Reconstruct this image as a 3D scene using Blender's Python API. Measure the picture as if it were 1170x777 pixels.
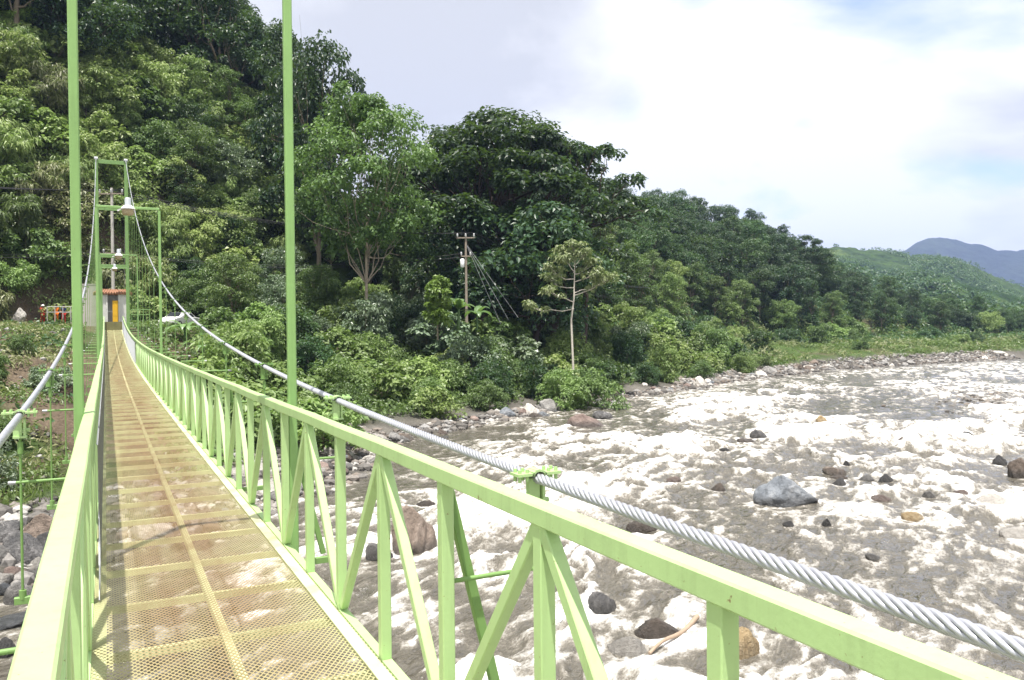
import bpy, bmesh, math, random
import numpy as np
from mathutils import Vector, Matrix

for o in list(bpy.data.objects):
    bpy.data.objects.remove(o, do_unlink=True)
SC = bpy.context.scene
COL = SC.collection
R_ = math.radians

# ------------------------------------------------------------------ camera
F_PX = 930.0                       # focal length in photo pixels (1170 wide)
VPX, HOR_C = 121.0, 378.0          # bridge axis vanishing column, horizon row at centre
ROLL = 0.0105
TH = math.atan((585 - VPX) / F_PX)
PITCH = math.atan((388.5 - HOR_C) / F_PX)
EYE = np.array([0.0, 0.0, 7.0])    # water is z = 0
_F0 = np.array([math.sin(TH), math.cos(TH), 0.0])
_R0 = np.array([math.cos(TH), -math.sin(TH), 0.0])
_FW = _F0 * math.cos(PITCH) - np.array([0, 0, 1.0]) * math.sin(PITCH)
_U0 = _F0 * math.sin(PITCH) + np.array([0, 0, 1.0]) * math.cos(PITCH)
_RT = _R0 * math.cos(ROLL) - _U0 * math.sin(ROLL)
_UP = _R0 * math.sin(ROLL) + _U0 * math.cos(ROLL)

cam_d = bpy.data.cameras.new('camera')
cam_d.sensor_width = 36.0
cam_d.lens = F_PX / 1170 * 36
cam_d.clip_start = 0.05
cam_d.clip_end = 20000
cam = bpy.data.objects.new('camera', cam_d)
COL.objects.link(cam)
m = Matrix(((_RT[0], _UP[0], -_FW[0], EYE[0]), (_RT[1], _UP[1], -_FW[1], EYE[1]), (_RT[2], _UP[2], -_FW[2], EYE[2]), (0, 0, 0, 1)))
cam.matrix_world = m
SC.camera = cam


def P(px, py, Z):
    return EYE + Z * _FW + Z * (px - 585) / F_PX * _RT - Z * (py - 388.5) / F_PX * _UP


def on_water(px, py, z=0.0):
    d = _FW + (px - 585) / F_PX * _RT - (py - 388.5) / F_PX * _UP
    t = (z - EYE[2]) / d[2]
    return EYE + d * t, t


def proj(p):
    v = np.asarray(p) - EYE
    Z = v @ _FW
    return 585 + F_PX * (v @ _RT) / Z, 388.5 - F_PX * (v @ _UP) / Z, Z


# ------------------------------------------------------------------ light
EXPOSURE = 0.92
SUN_FROM = Vector((-0.17, -0.24, 1.10)).normalized()
sun_d = bpy.data.lights.new('sun', 'SUN')
sun_d.energy = 4.8
sun_d.angle = R_(0.53)
sun_d.color = (1.0, 0.955, 0.88)
sun = bpy.data.objects.new('sun', sun_d)
COL.objects.link(sun)
sun.rotation_euler = SUN_FROM.to_track_quat('Z', 'Y').to_euler()
SUN_EL = math.asin(SUN_FROM.z)
SUN_AZ = math.atan2(SUN_FROM.x, SUN_FROM.y)

SC.view_settings.view_transform = 'Standard'
SC.view_settings.look = 'None'
SC.view_settings.exposure = EXPOSURE
SC.view_settings.gamma = 1.0
SC.view_settings.use_curve_mapping = False
SC.render.engine = 'CYCLES'
SC.cycles.max_bounces = 6
SC.cycles.diffuse_bounces = 3
SC.cycles.glossy_bounces = 2
SC.cycles.transmission_bounces = 3
SC.cycles.transparent_max_bounces = 12
SC.cycles.volume_bounces = 0
SC.cycles.caustics_reflective = False
SC.cycles.caustics_refractive = False
SC.cycles.use_denoising = True
SC.cycles.sample_clamp_indirect = 6

W = bpy.data.worlds.new('World')
SC.world = W
W.use_nodes = True


class NT:
    """tiny node-tree writer"""
    def __init__(s, tree):
        s.t = tree

    def n(s, typ, **kw):
        nd = s.t.nodes.new(typ)
        for k, v in kw.items():
            if k == 'ins':
                for kk, vv in v.items():
                    s.set(nd, kk, vv)
            else:
                setattr(nd, k, v)
        return nd

    def set(s, nd, k, v):
        sock = nd.inputs[k]
        if hasattr(v, 'is_linked') or isinstance(v, bpy.types.NodeSocket):
            s.t.links.new(v, sock)
        else:
            sock.default_value = v

    def math(s, op, a, b=None, c=None, clamp=False):
        nd = s.n('ShaderNodeMath', operation=op, use_clamp=clamp)
        s.set(nd, 0, a)
        if b is not None:
            s.set(nd, 1, b)
        if c is not None:
            s.set(nd, 2, c)
        return nd.outputs[0]

    def noise(s, vec, scale, detail=4, rough=0.55, dist=0.0):
        nd = s.n('ShaderNodeTexNoise')
        s.set(nd, 'Vector', vec)
        nd.inputs['Scale'].default_value = scale
        nd.inputs['Detail'].default_value = detail
        nd.inputs['Roughness'].default_value = rough
        nd.inputs['Distortion'].default_value = dist
        return nd.outputs['Fac']

    def ramp(s, fac, stops, interp='LINEAR'):
        nd = s.n('ShaderNodeValToRGB')
        nd.color_ramp.interpolation = interp
        el = nd.color_ramp.elements
        while len(el) < len(stops):
            el.new(0.5)
        for e, (p, c) in zip(el, stops):
            e.position = p
            e.color = (c, c, c, 1) if isinstance(c, (int, float)) else (*c, 1)
        s.set(nd, 'Fac', fac)
        return nd.outputs['Color']

    def mix(s, fac, a, b, blend='MIX'):
        nd = s.n('ShaderNodeMix', data_type='RGBA', blend_type=blend)
        for k, v in ((0, fac), (6, a), (7, b)):
            if isinstance(v, tuple) and len(v) == 3:
                v = (*v, 1)
            s.set(nd, k, v)
        return nd.outputs[2]


wt = W.node_tree
wt.nodes.clear()
N = NT(wt)
tc = N.n('ShaderNodeTexCoord')
sky = N.n('ShaderNodeTexSky', sky_type='NISHITA', sun_disc=False, sun_elevation=SUN_EL, sun_rotation=SUN_AZ)
sky.altitude = 700
bgsky = N.n('ShaderNodeBackground', ins={'Color': sky.outputs[0], 'Strength': 0.13})
sep = N.n('ShaderNodeSeparateXYZ', ins={'Vector': tc.outputs['Generated']})
den = N.math('ADD', N.math('MAXIMUM', sep.outputs[2], 0.0), 0.22)
cx = N.math('DIVIDE', sep.outputs[0], den)
cy = N.math('DIVIDE', sep.outputs[1], den)
comb = N.n('ShaderNodeCombineXYZ', ins={'X': cx, 'Y': cy, 'Z': 0.0})
n1 = N.noise(comb.outputs[0], 1.25, 7, 0.52, 0.25)
off = N.n('ShaderNodeVectorMath', operation='ADD')
N.set(off, 0, comb.outputs[0])
off.inputs[1].default_value = (3.1, 7.7, 1.3)
n2 = N.noise(off.outputs[0], 0.95, 6, 0.55, 0.3)
def sky_near(px, py, wob, a, b, k_=0.6):
    d = _FW + (px - 585) / F_PX * _RT - (py - 388.5) / F_PX * _UP
    d = d / np.linalg.norm(d)
    v = N.n('ShaderNodeVectorMath', operation='DISTANCE')
    N.set(v, 0, tc.outputs['Generated'])
    v.inputs[1].default_value = tuple(d)
    k = N.math('ADD', v.outputs['Value'], N.math('MULTIPLY_ADD', wob, k_, -k_ / 2))
    return N.ramp(k, [(a, 1.0), (b, 0.0)])


gap = N.math('MAXIMUM', N.math('MULTIPLY', sky_near(1025, 72, n1, 0.01, 0.12, 1.0), 0.8), N.math('MULTIPLY', sky_near(716, 132, n1, 0.0, 0.04, 0.3), 0.35))
gap = N.math('MAXIMUM', gap, N.math('SUBTRACT', 1.0, N.ramp(n1, [(0.12, 0.0), (0.22, 1.0)])))
cover = N.math('SUBTRACT', 1.0, gap, clamp=True)
lav = N.math('MAXIMUM', N.math('MULTIPLY', sky_near(430, 60, n2, 0.04, 0.30, 1.3), 1.0), N.math('MULTIPLY', sky_near(1150, 240, n2, 0.0, 0.14, 0.8), 0.9))
lav = N.math('MAXIMUM', lav, N.ramp(n2, [(0.26, 0.6), (0.38, 0.0)]))
ccol = N.mix(lav, (1.0, 1.0, 1.0), (0.60, 0.61, 0.645))
bgcl = N.n('ShaderNodeBackground', ins={'Color': ccol, 'Strength': 0.70})
mixs = N.n('ShaderNodeMixShader')
N.set(mixs, 0, cover)
wt.links.new(bgsky.outputs[0], mixs.inputs[1])
wt.links.new(bgcl.outputs[0], mixs.inputs[2])
wo = N.n('ShaderNodeOutputWorld')
wt.links.new(mixs.outputs[0], wo.inputs['Surface'])


# ------------------------------------------------------------------ noise
def _hash(ix, iy, seed):
    h = (ix.astype(np.int64) * 374761393 + iy.astype(np.int64) * 668265263 + seed * 974711) & 0xFFFFFFFF
    h = ((h ^ (h >> 13)) * 1274126177) & 0xFFFFFFFF
    h = h ^ (h >> 16)
    return (h & 0xFFFFFF) / float(0xFFFFFF)


def vnoise(x, y, seed=0):
    x = np.asarray(x, float); y = np.asarray(y, float)
    ix = np.floor(x); iy = np.floor(y)
    fx = x - ix; fy = y - iy
    ux = fx * fx * fx * (fx * (fx * 6 - 15) + 10)
    uy = fy * fy * fy * (fy * (fy * 6 - 15) + 10)
    a = _hash(ix, iy, seed); b = _hash(ix + 1, iy, seed)
    c = _hash(ix, iy + 1, seed); d = _hash(ix + 1, iy + 1, seed)
    return (a + (b - a) * ux) + ((c + (d - c) * ux) - (a + (b - a) * ux)) * uy


def fbm(x, y, seed=0, octv=4, gain=0.5, lac=2.03):
    s = 0; amp = 1; tot = 0
    for i in range(octv):
        s = s + amp * vnoise(x, y, seed + i * 17)
        tot += amp
        amp *= gain
        x = x * lac + 13.7; y = y * lac - 7.1
    return s / tot


def sstep(a, b, x):
    t = np.clip((np.asarray(x, float) - a) / (b - a), 0, 1)
    return t * t * (3 - 2 * t)


# ------------------------------------------------------------------ object helpers
def link(name, mesh, mat=None, parent=None, loc=None):
    o = bpy.data.objects.new(name, mesh)
    COL.objects.link(o)
    if mat is not None and mesh is not None and not mesh.materials:
        for mm in (mat if isinstance(mat, (list, tuple)) else [mat]):
            mesh.materials.append(mm)
    if parent is not None:
        o.parent = parent
    if loc is not None:
        o.location = loc
    return o


def tag(o, label=None, cat=None, group=None, kind=None):
    if label: o['label'] = label
    if cat: o['category'] = cat
    if group: o['group'] = group
    if kind: o['kind'] = kind
    return o


def thing(name, label, cat, loc=(0, 0, 0), rz=0.0, group=None):
    o = bpy.data.objects.new(name, None)
    o.empty_display_size = 0.3
    COL.objects.link(o)
    o.location = loc
    o.rotation_euler = (0, 0, rz)
    return tag(o, label, cat, group)


def npmesh(name, v, f, smooth=False, attrs=None):
    """v (N,3), f (M,k) arrays -> mesh; attrs: {name: (domain, values)}"""
    v = np.asarray(v, np.float32); f = np.asarray(f, np.int32)
    me = bpy.data.meshes.new(name)
    k = f.shape[1]
    me.vertices.add(len(v)); me.vertices.foreach_set('co', v.ravel())
    me.loops.add(f.size); me.loops.foreach_set('vertex_index', f.ravel())
    me.polygons.add(len(f)); me.polygons.foreach_set('loop_start', np.arange(0, f.size, k, dtype=np.int32))
    me.polygons.foreach_set('use_smooth', np.full(len(f), smooth))
    me.update(calc_edges=True)
    for an, (dom, val) in (attrs or {}).items():
        val = np.asarray(val, np.float32)
        if val.ndim == 2:
            a = me.attributes.new(an, 'FLOAT_COLOR', dom)
            if val.shape[1] == 3:
                val = np.concatenate([val, np.ones((len(val), 1), np.float32)], 1)
            a.data.foreach_set('color', val.ravel())
        else:
            a = me.attributes.new(an, 'FLOAT', dom)
            a.data.foreach_set('value', val)
    return me


class MB:
    """collects boxes, bars and tubes into one mesh"""
    def __init__(s):
        s.v = []; s.f = []; s.mi = []; s.sm = []

    def add(s, vs, fs, mi=0, smooth=False):
        b = len(s.v)
        s.v += [tuple(map(float, q)) for q in vs]
        for q in fs:
            s.f.append([i + b for i in q]); s.mi.append(mi); s.sm.append(smooth)

    def box(s, c, size, mi=0, M=None):
        hx, hy, hz = (q / 2 for q in size)
        vs = [Vector((x, y, z)) for x in (-hx, hx) for y in (-hy, hy) for z in (-hz, hz)]
        if M is not None:
            vs = [M @ q for q in vs]
        vs = [q + Vector(c) for q in vs]
        s.add(vs, [(0, 1, 3, 2), (4, 6, 7, 5), (0, 4, 5, 1), (2, 3, 7, 6), (0, 2, 6, 4), (1, 5, 7, 3)], mi)

    def bar(s, a, b, w, h, up=(0, 0, 1), mi=0, bev=0.0):
        """square bar from a to b; w along the side axis, h along up; small chamfer"""
        a = Vector(a); b = Vector(b); d = (b - a).normalized()
        side = d.cross(Vector(up))
        if side.length < 1e-4:
            side = d.cross(Vector((0, 1, 0)))
        side.normalize(); u = side.cross(d).normalized()
        c = bev
        pr = [(-w / 2 + c, -h / 2), (w / 2 - c, -h / 2), (w / 2, -h / 2 + c), (w / 2, h / 2 - c), (w / 2 - c, h / 2), (-w / 2 + c, h / 2), (-w / 2, h / 2 - c), (-w / 2, -h / 2 + c)] if c else [(-w / 2, -h / 2), (w / 2, -h / 2), (w / 2, h / 2), (-w / 2, h / 2)]
        n = len(pr)
        vs = [a + side * x + u * y for x, y in pr] + [b + side * x + u * y for x, y in pr]
        fs = [(i, (i + 1) % n, n + (i + 1) % n, n + i) for i in range(n)] + [tuple(range(n))[::-1], tuple(range(n, 2 * n))]
        s.add(vs, fs, mi)

    def tube(s, pts, rad, n=8, mi=0, smooth=True, cap=True):
        pts = [Vector(p) for p in pts]
        if not isinstance(rad, (list, tuple, np.ndarray)):
            rad = [rad] * len(pts)
        ref = None; vs = []
        for i, p in enumerate(pts):
            d = (pts[min(i + 1, len(pts) - 1)] - pts[max(i - 1, 0)]).normalized()
            if ref is None:
                ref = d.orthogonal().normalized()
            else:
                ref = (ref - d * ref.dot(d)).normalized()
            q = d.cross(ref)
            for k in range(n):
                a = 2 * math.pi * k / n
                vs.append(p + (ref * math.cos(a) + q * math.sin(a)) * rad[i])
        fs = []
        for i in range(len(pts) - 1):
            for k in range(n):
                fs.append((i * n + k, i * n + (k + 1) % n, (i + 1) * n + (k + 1) % n, (i + 1) * n + k))
        s.add(vs, fs, mi, smooth)
        if cap:
            s.add(vs[:n], [tuple(range(n))[::-1]], mi); s.add(vs[-n:], [tuple(range(n))], mi)

    def lathe(s, prof, c=(0, 0, 0), n=20, mi=0, axis='z'):
        vs = []
        for r, z in prof:
            for k in range(n):
                a = 2 * math.pi * k / n
                q = (r * math.cos(a), r * math.sin(a), z)
                if axis == 'x': q = (q[2], q[0], q[1])
                if axis == 'y': q = (q[0], q[2], q[1])
                vs.append((q[0] + c[0], q[1] + c[1], q[2] + c[2]))
        fs = [(i * n + k, i * n + (k + 1) % n, (i + 1) * n + (k + 1) % n, (i + 1) * n + k) for i in range(len(prof) - 1) for k in range(n)]
        s.add(vs, fs, mi, True)

    def mesh(s, name):
        me = bpy.data.meshes.new(name)
        me.from_pydata(s.v, [], s.f)
        me.polygons.foreach_set('material_index', s.mi)
        me.polygons.foreach_set('use_smooth', s.sm)
        me.update()
        return me

    def build(s, name, mat, parent=None, loc=None):
        return link(name, s.mesh(name), mat, parent, loc)


# ------------------------------------------------------------------ materials
def newmat(name):
    mt = bpy.data.materials.new(name)
    mt.use_nodes = True
    mt.node_tree.nodes.clear()
    n = NT(mt.node_tree)
    out = n.n('ShaderNodeOutputMaterial')
    return mt, n, out


def bsdf(n, out, col, rough=0.6, spec=0.3, metal=0.0, normal=None):
    b = n.n('ShaderNodeBsdfPrincipled')
    for k, v in (('Base Color', (*col, 1) if isinstance(col, tuple) and len(col) == 3 else col), ('Roughness', rough), ('Specular IOR Level', spec), ('Metallic', metal)):
        n.set(b, k, v)
    if normal is not None:
        n.set(b, 'Normal', normal)
    n.t.links.new(b.outputs[0], out.inputs['Surface'])
    return b


def bump(n, h, strength=0.3, dist=0.05):
    b = n.n('ShaderNodeBump')
    b.inputs['Strength'].default_value = strength
    b.inputs['Distance'].default_value = dist
    n.set(b, 'Height', h)
    return b.outputs[0]


def obj_co(n):
    return n.n('ShaderNodeTexCoord').outputs['Object']


def geo_co(n):
    return n.n('ShaderNodeNewGeometry').outputs['Position']


def paint_mat(name, col, rust=0.5, rough=0.42):
    mt, n, out = newmat(name)
    co = geo_co(n)
    a = n.noise(co, 3.0, 5, 0.6)
    c1 = n.mix(n.ramp(a, [(0.35, 0.0), (0.7, 1.0)]), tuple(q * 0.93 for q in col), tuple(min(1, q * 1.06) for q in col))
    st = n.noise(co, 42.0, 3, 0.7)
    k = n.math('MULTIPLY', n.ramp(st, [(0.685, 0.0), (0.735, 1.0)]), rust, clamp=True)
    # drips: stretched vertical streaks of grime
    mp = n.n('ShaderNodeMapping'); n.set(mp, 'Vector', co); mp.inputs['Scale'].default_value = (22, 22, 1.6)
    g = n.noise(mp.outputs[0], 1.0, 4, 0.6)
    c2 = n.mix(n.math('MULTIPLY', n.ramp(g, [(0.52, 0.0), (0.75, 1.0)]), 0.34), c1, (col[0] * 0.62, col[1] * 0.6, col[2] * 0.6))
    bl = n.noise(co, 7.0, 6, 0.75)
    c2 = n.mix(n.math('MULTIPLY', n.ramp(bl, [(0.66, 0.0), (0.78, 1.0)]), 0.45 * rust), c2, (0.22, 0.16, 0.06))
    c3 = n.mix(k, c2, (0.16, 0.075, 0.03))
    bsdf(n, out, c3, rough, 0.42, 0, bump(n, n.noise(co, 60, 3), 0.08, 0.01))
    return mt


def plain_mat(name, col, rough=0.6, spec=0.3, metal=0.0, var=0.15, scale=6.0):
    mt, n, out = newmat(name)
    co = geo_co(n)
    a = n.noise(co, scale, 5, 0.6)
    c = n.mix(a, tuple(q * (1 - var) for q in col), tuple(min(1, q * (1 + var)) for q in col))
    bsdf(n, out, c, rough, spec, metal, bump(n, n.noise(co, scale * 6, 3), 0.12, 0.01))
    return mt


def leaf_mat(name, dark, light, trans=0.32, rough=0.5, hue=0.03):
    mt, n, out = newmat(name)
    at = n.n('ShaderNodeAttribute', attribute_name='lv').outputs['Fac']
    oi = n.n('ShaderNodeObjectInfo').outputs['Random']
    c = n.mix(at, dark, light)
    hs = n.n('ShaderNodeHueSaturation')
    n.set(hs, 'Color', c)
    n.set(hs, 'Hue', n.math('MULTIPLY_ADD', oi, hue, 0.5 - hue / 2))
    n.set(hs, 'Value', n.math('MULTIPLY_ADD', n.math('FRACT', n.math('MULTIPLY', oi, 7.3)), 0.5, 0.75))
    hs.inputs['Saturation'].default_value = 0.84
    b = n.n('ShaderNodeBsdfPrincipled')
    n.set(b, 'Base Color', hs.outputs[0])
    b.inputs['Roughness'].default_value = rough * 0.85
    b.inputs['Specular IOR Level'].default_value = 0.45
    tr = n.n('ShaderNodeBsdfTranslucent')
    n.set(tr, 'Color', n.mix(0.5, hs.outputs[0], (0.25, 0.42, 0.05)))
    mx = n.n('ShaderNodeMixShader')
    mx.inputs[0].default_value = trans
    n.t.links.new(b.outputs[0], mx.inputs[1]); n.t.links.new(tr.outputs[0], mx.inputs[2])
    n.t.links.new(mx.outputs[0], out.inputs['Surface'])
    return mt


def rock_mat(name, c1, c2, c3, wetk=0.66):
    mt, n, out = newmat(name)
    co = obj_co(n)
    a = n.noise(co, 1.6, 6, 0.65, 0.4)
    b = n.noise(co, 9.0, 5, 0.7)
    c = n.ramp(a, [(0.3, c1), (0.52, c2), (0.72, c3)])
    c = n.mix(n.ramp(b, [(0.45, 0.0), (0.75, 0.55)]), c, tuple(q * 0.45 for q in c1))
    oi = n.n('ShaderNodeObjectInfo').outputs['Random']
    hs = n.n('ShaderNodeHueSaturation'); n.set(hs, 'Color', c)
    n.set(hs, 'Value', n.math('MULTIPLY_ADD', oi, 0.7, 0.65))
    # wet band just above the river level (a real wet stain, world height)
    z = n.n('ShaderNodeSeparateXYZ'); n.set(z, 0, geo_co(n))
    wet = n.ramp(n.math('ADD', z.outputs[2], n.math('MULTIPLY', n.noise(geo_co(n), 2.5, 3), 0.25)), [(0.30, 1.0), (0.58, 0.0)])
    cc = n.mix(n.math('MULTIPLY', wet, wetk), hs.outputs[0], (0.035, 0.033, 0.03))
    bs = bsdf(n, out, cc, 0.75, 0.4, 0, bump(n, n.math('ADD', a, n.math('MULTIPLY', b, 0.6)), 1.0, 0.2))
    n.set(bs, 'Roughness', n.math('SUBTRACT', 0.8, n.math('MULTIPLY', wet, 0.5)))
    return mt


GREEN = (0.39, 0.56, 0.25)
M = {}
M['green'] = paint_mat('green_paint', GREEN, 0.8)
M['pole'] = paint_mat('green_pole_paint', (0.22, 0.38, 0.13), 0.5, 0.5)
M['tower'] = paint_mat('green_tower_paint', (0.17, 0.30, 0.10), 0.6, 0.5)
mt, n, out = newmat('worn_floor_paint')
co = geo_co(n)
bsdf(n, out, n.mix(n.ramp(n.noise(co, 2.3, 6, 0.65), [(0.46, 0.0), (0.70, 0.8)]), (0.56, 0.60, 0.35), (0.22, 0.14, 0.08)), 0.65, 0.3)
M['floor_bar'] = mt
M['galv'] = plain_mat('galvanised_wire', (0.40, 0.41, 0.43), 0.5, 0.5, 0.3, 0.12, 20)
M['hanger'] = paint_mat('green_hanger_paint', (0.17, 0.30, 0.09), 0.8, 0.55)
M['cable'] = plain_mat('wire_rope', (0.44, 0.45, 0.50), 0.36, 0.5, 0.4, 0.15, 12)
M['railwhite'] = plain_mat('weathered_white_pipe', (0.45, 0.45, 0.43), 0.6, 0.3)
M['white'] = plain_mat('white_enamel', (0.80, 0.80, 0.80), 0.4, 0.4)
M['lampgrey'] = plain_mat('lamp_grey', (0.40, 0.43, 0.46), 0.45, 0.4, 0.2)
M['lampglass'] = plain_mat('lamp_bowl_glass', (0.34, 0.28, 0.17), 0.2, 0.5)
M['concrete'] = plain_mat('concrete', (0.46, 0.44, 0.41), 0.9, 0.2, 0, 0.25, 1.5)
M['moss'] = plain_mat('mossy_concrete', (0.20, 0.19, 0.10), 0.95, 0.1, 0, 0.4, 2.5)
M['roof'] = plain_mat('clay_roof', (0.27, 0.14, 0.085), 0.8, 0.2, 0, 0.25, 5)
M['shelterwall'] = plain_mat('shelter_wall', (0.60, 0.60, 0.58), 0.8, 0.2, 0, 0.2, 2)
M['galvmid'] = plain_mat('weathered_wire', (0.24, 0.25, 0.27), 0.5, 0.5, 0.3, 0.5, 40)
M['galvdark'] = plain_mat('dull_wire', (0.20, 0.21, 0.22), 0.6, 0.4, 0.2)
M['yellow'] = plain_mat('yellow_paint', (0.72, 0.42, 0.03), 0.5)
M['wood'] = plain_mat('pole_wood', (0.27, 0.23, 0.19), 0.85, 0.2, 0, 0.25, 4)
M['dark'] = plain_mat('dark_metal', (0.04, 0.04, 0.045), 0.5)
M['glass'] = plain_mat('car_glass', (0.03, 0.035, 0.04), 0.08, 0.6)
M['carpaint'] = plain_mat('white_car_paint', (0.80, 0.80, 0.80), 0.25, 0.5, 0, 0.03)
M['rubber'] = plain_mat('tyre_rubber', (0.02, 0.02, 0.02), 0.85)
M['porcelain'] = plain_mat('white_porcelain', (0.75, 0.76, 0.78), 0.2, 0.5)
M['skin'] = plain_mat('skin', (0.35, 0.19, 0.12), 0.55)
M['orange'] = plain_mat('orange_cloth', (0.85, 0.20, 0.02), 0.85)
M['red'] = plain_mat('red_cloth', (0.55, 0.05, 0.04), 0.85)
M['navy'] = plain_mat('navy_cloth', (0.03, 0.05, 0.12), 0.85)
M['jeans'] = plain_mat('denim', (0.08, 0.11, 0.18), 0.9)
M['whitecloth'] = plain_mat('white_cloth', (0.75, 0.74, 0.72), 0.9)
M['hair'] = plain_mat('black_hair', (0.015, 0.012, 0.01), 0.6)
M['bark'] = plain_mat('grey_brown_bark', (0.19, 0.16, 0.12), 0.9, 0.2, 0, 0.35, 3)
M['palebark'] = plain_mat('pale_bark', (0.52, 0.48, 0.42), 0.85, 0.2, 0, 0.25, 3)
M['darkbark'] = plain_mat('dark_bark', (0.07, 0.055, 0.045), 0.9, 0.2, 0, 0.3, 3)
M['drift'] = plain_mat('driftwood', (0.33, 0.25, 0.185), 0.8, 0.2, 0, 0.3, 5)

L = {}
L['dark'] = leaf_mat('leaf_dark', (0.010, 0.036, 0.012), (0.030, 0.085, 0.026), 0.20)  # dark foliage; cloud shade over the forest is put into this colour too
L['deep'] = leaf_mat('leaf_deep', (0.018, 0.056, 0.014), (0.055, 0.130, 0.032), 0.25)  # deep green foliage, also part of the cloud shade painted on the ridge
L['mid'] = leaf_mat('leaf_mid', (0.056, 0.108, 0.022), (0.165, 0.255, 0.062), 0.32)
L['bright'] = leaf_mat('leaf_bright', (0.105, 0.185, 0.032), (0.29, 0.40, 0.10), 0.38)
L['yellow'] = leaf_mat('leaf_yellowgreen', (0.155, 0.240, 0.050), (0.38, 0.48, 0.14), 0.40)
L['olive'] = leaf_mat('leaf_olive', (0.135, 0.155, 0.055), (0.31, 0.31, 0.14), 0.32)
L['silver'] = leaf_mat('leaf_pale_backed', (0.060, 0.110, 0.050), (0.25, 0.33, 0.20), 0.22, 0.4)
L['banana'] = leaf_mat('leaf_banana', (0.075, 0.17, 0.040), (0.17, 0.32, 0.09), 0.36, 0.4)
L['lime'] = leaf_mat('leaf_lime', (0.12, 0.22, 0.015), (0.26, 0.40, 0.04), 0.38)
L['grass'] = leaf_mat('leaf_grass', (0.06, 0.11, 0.018), (0.17, 0.23, 0.05), 0.32)
L['pale'] = leaf_mat('leaf_cecropia', (0.13, 0.18, 0.055), (0.32, 0.37, 0.15), 0.28, 0.5, 0.0)

L['tall'] = leaf_mat('leaf_tall_tree', (0.045, 0.105, 0.020), (0.15, 0.26, 0.055), 0.34)
M['tanbark'] = plain_mat('tan_bark', (0.30, 0.26, 0.205), 0.9, 0.2, 0, 0.3, 3)

RK = {
    'blue': rock_mat('rock_blue_grey', (0.10, 0.115, 0.135), (0.24, 0.26, 0.29), (0.42, 0.43, 0.45)),
    'brown': rock_mat('rock_brown', (0.10, 0.08, 0.065), (0.21, 0.165, 0.135), (0.33, 0.27, 0.23)),
    'pink': rock_mat('rock_pinkish', (0.20, 0.14, 0.12), (0.33, 0.25, 0.22), (0.46, 0.37, 0.33)),
    'pale': rock_mat('rock_pale', (0.40, 0.37, 0.34), (0.56, 0.53, 0.49), (0.68, 0.65, 0.61), 0.2),
    'dark': rock_mat('rock_dark', (0.05, 0.05, 0.054), (0.12, 0.117, 0.117), (0.25, 0.24, 0.24)),
    'tan': rock_mat('rock_tan', (0.26, 0.18, 0.09), (0.40, 0.30, 0.17), (0.52, 0.42, 0.28), 0.35),
    'grey': rock_mat('rock_grey', (0.15, 0.145, 0.14), (0.28, 0.27, 0.26), (0.42, 0.41, 0.39)),
}

# ------------------------------------------------------------------ terrain
BANK_N = np.array([(-400, -60), (-140, -14), (-60, 10), (-22, 19), (-5, 24), (4, 31), (10, 38), (18.5, 51.5), (41.8, 64.8), (61, 74.5), (84.5, 87.5), (109, 97), (172, 106), (300, 112), (600, 95), (1500, 20)], float)
BANK_S = np.array([(-400, -160), (-140, -110), (-60, -78), (0, -55), (60, -5), (112, 42), (180, 58), (320, 62), (600, 40), (1500, -40)], float)


def sdist(x, y, poly):
    """signed distance, positive on the left-hand side of the line's direction"""
    best = np.full(np.shape(x), 1e18); sign = np.ones(np.shape(x))
    for (ax, ay), (bx, by) in zip(poly[:-1], poly[1:]):
        dx, dy = bx - ax, by - ay
        t = np.clip(((x - ax) * dx + (y - ay) * dy) / (dx * dx + dy * dy), 0, 1)
        qx = x - (ax + t * dx); qy = y - (ay + t * dy)
        d2 = qx * qx + qy * qy
        cr = dx * (y - ay) - dy * (x - ax)
        upd = d2 < best
        best = np.where(upd, d2, best)
        sign = np.where(upd, np.where(cr >= 0, 1.0, -1.0), sign)
    return np.sqrt(best) * sign


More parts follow.
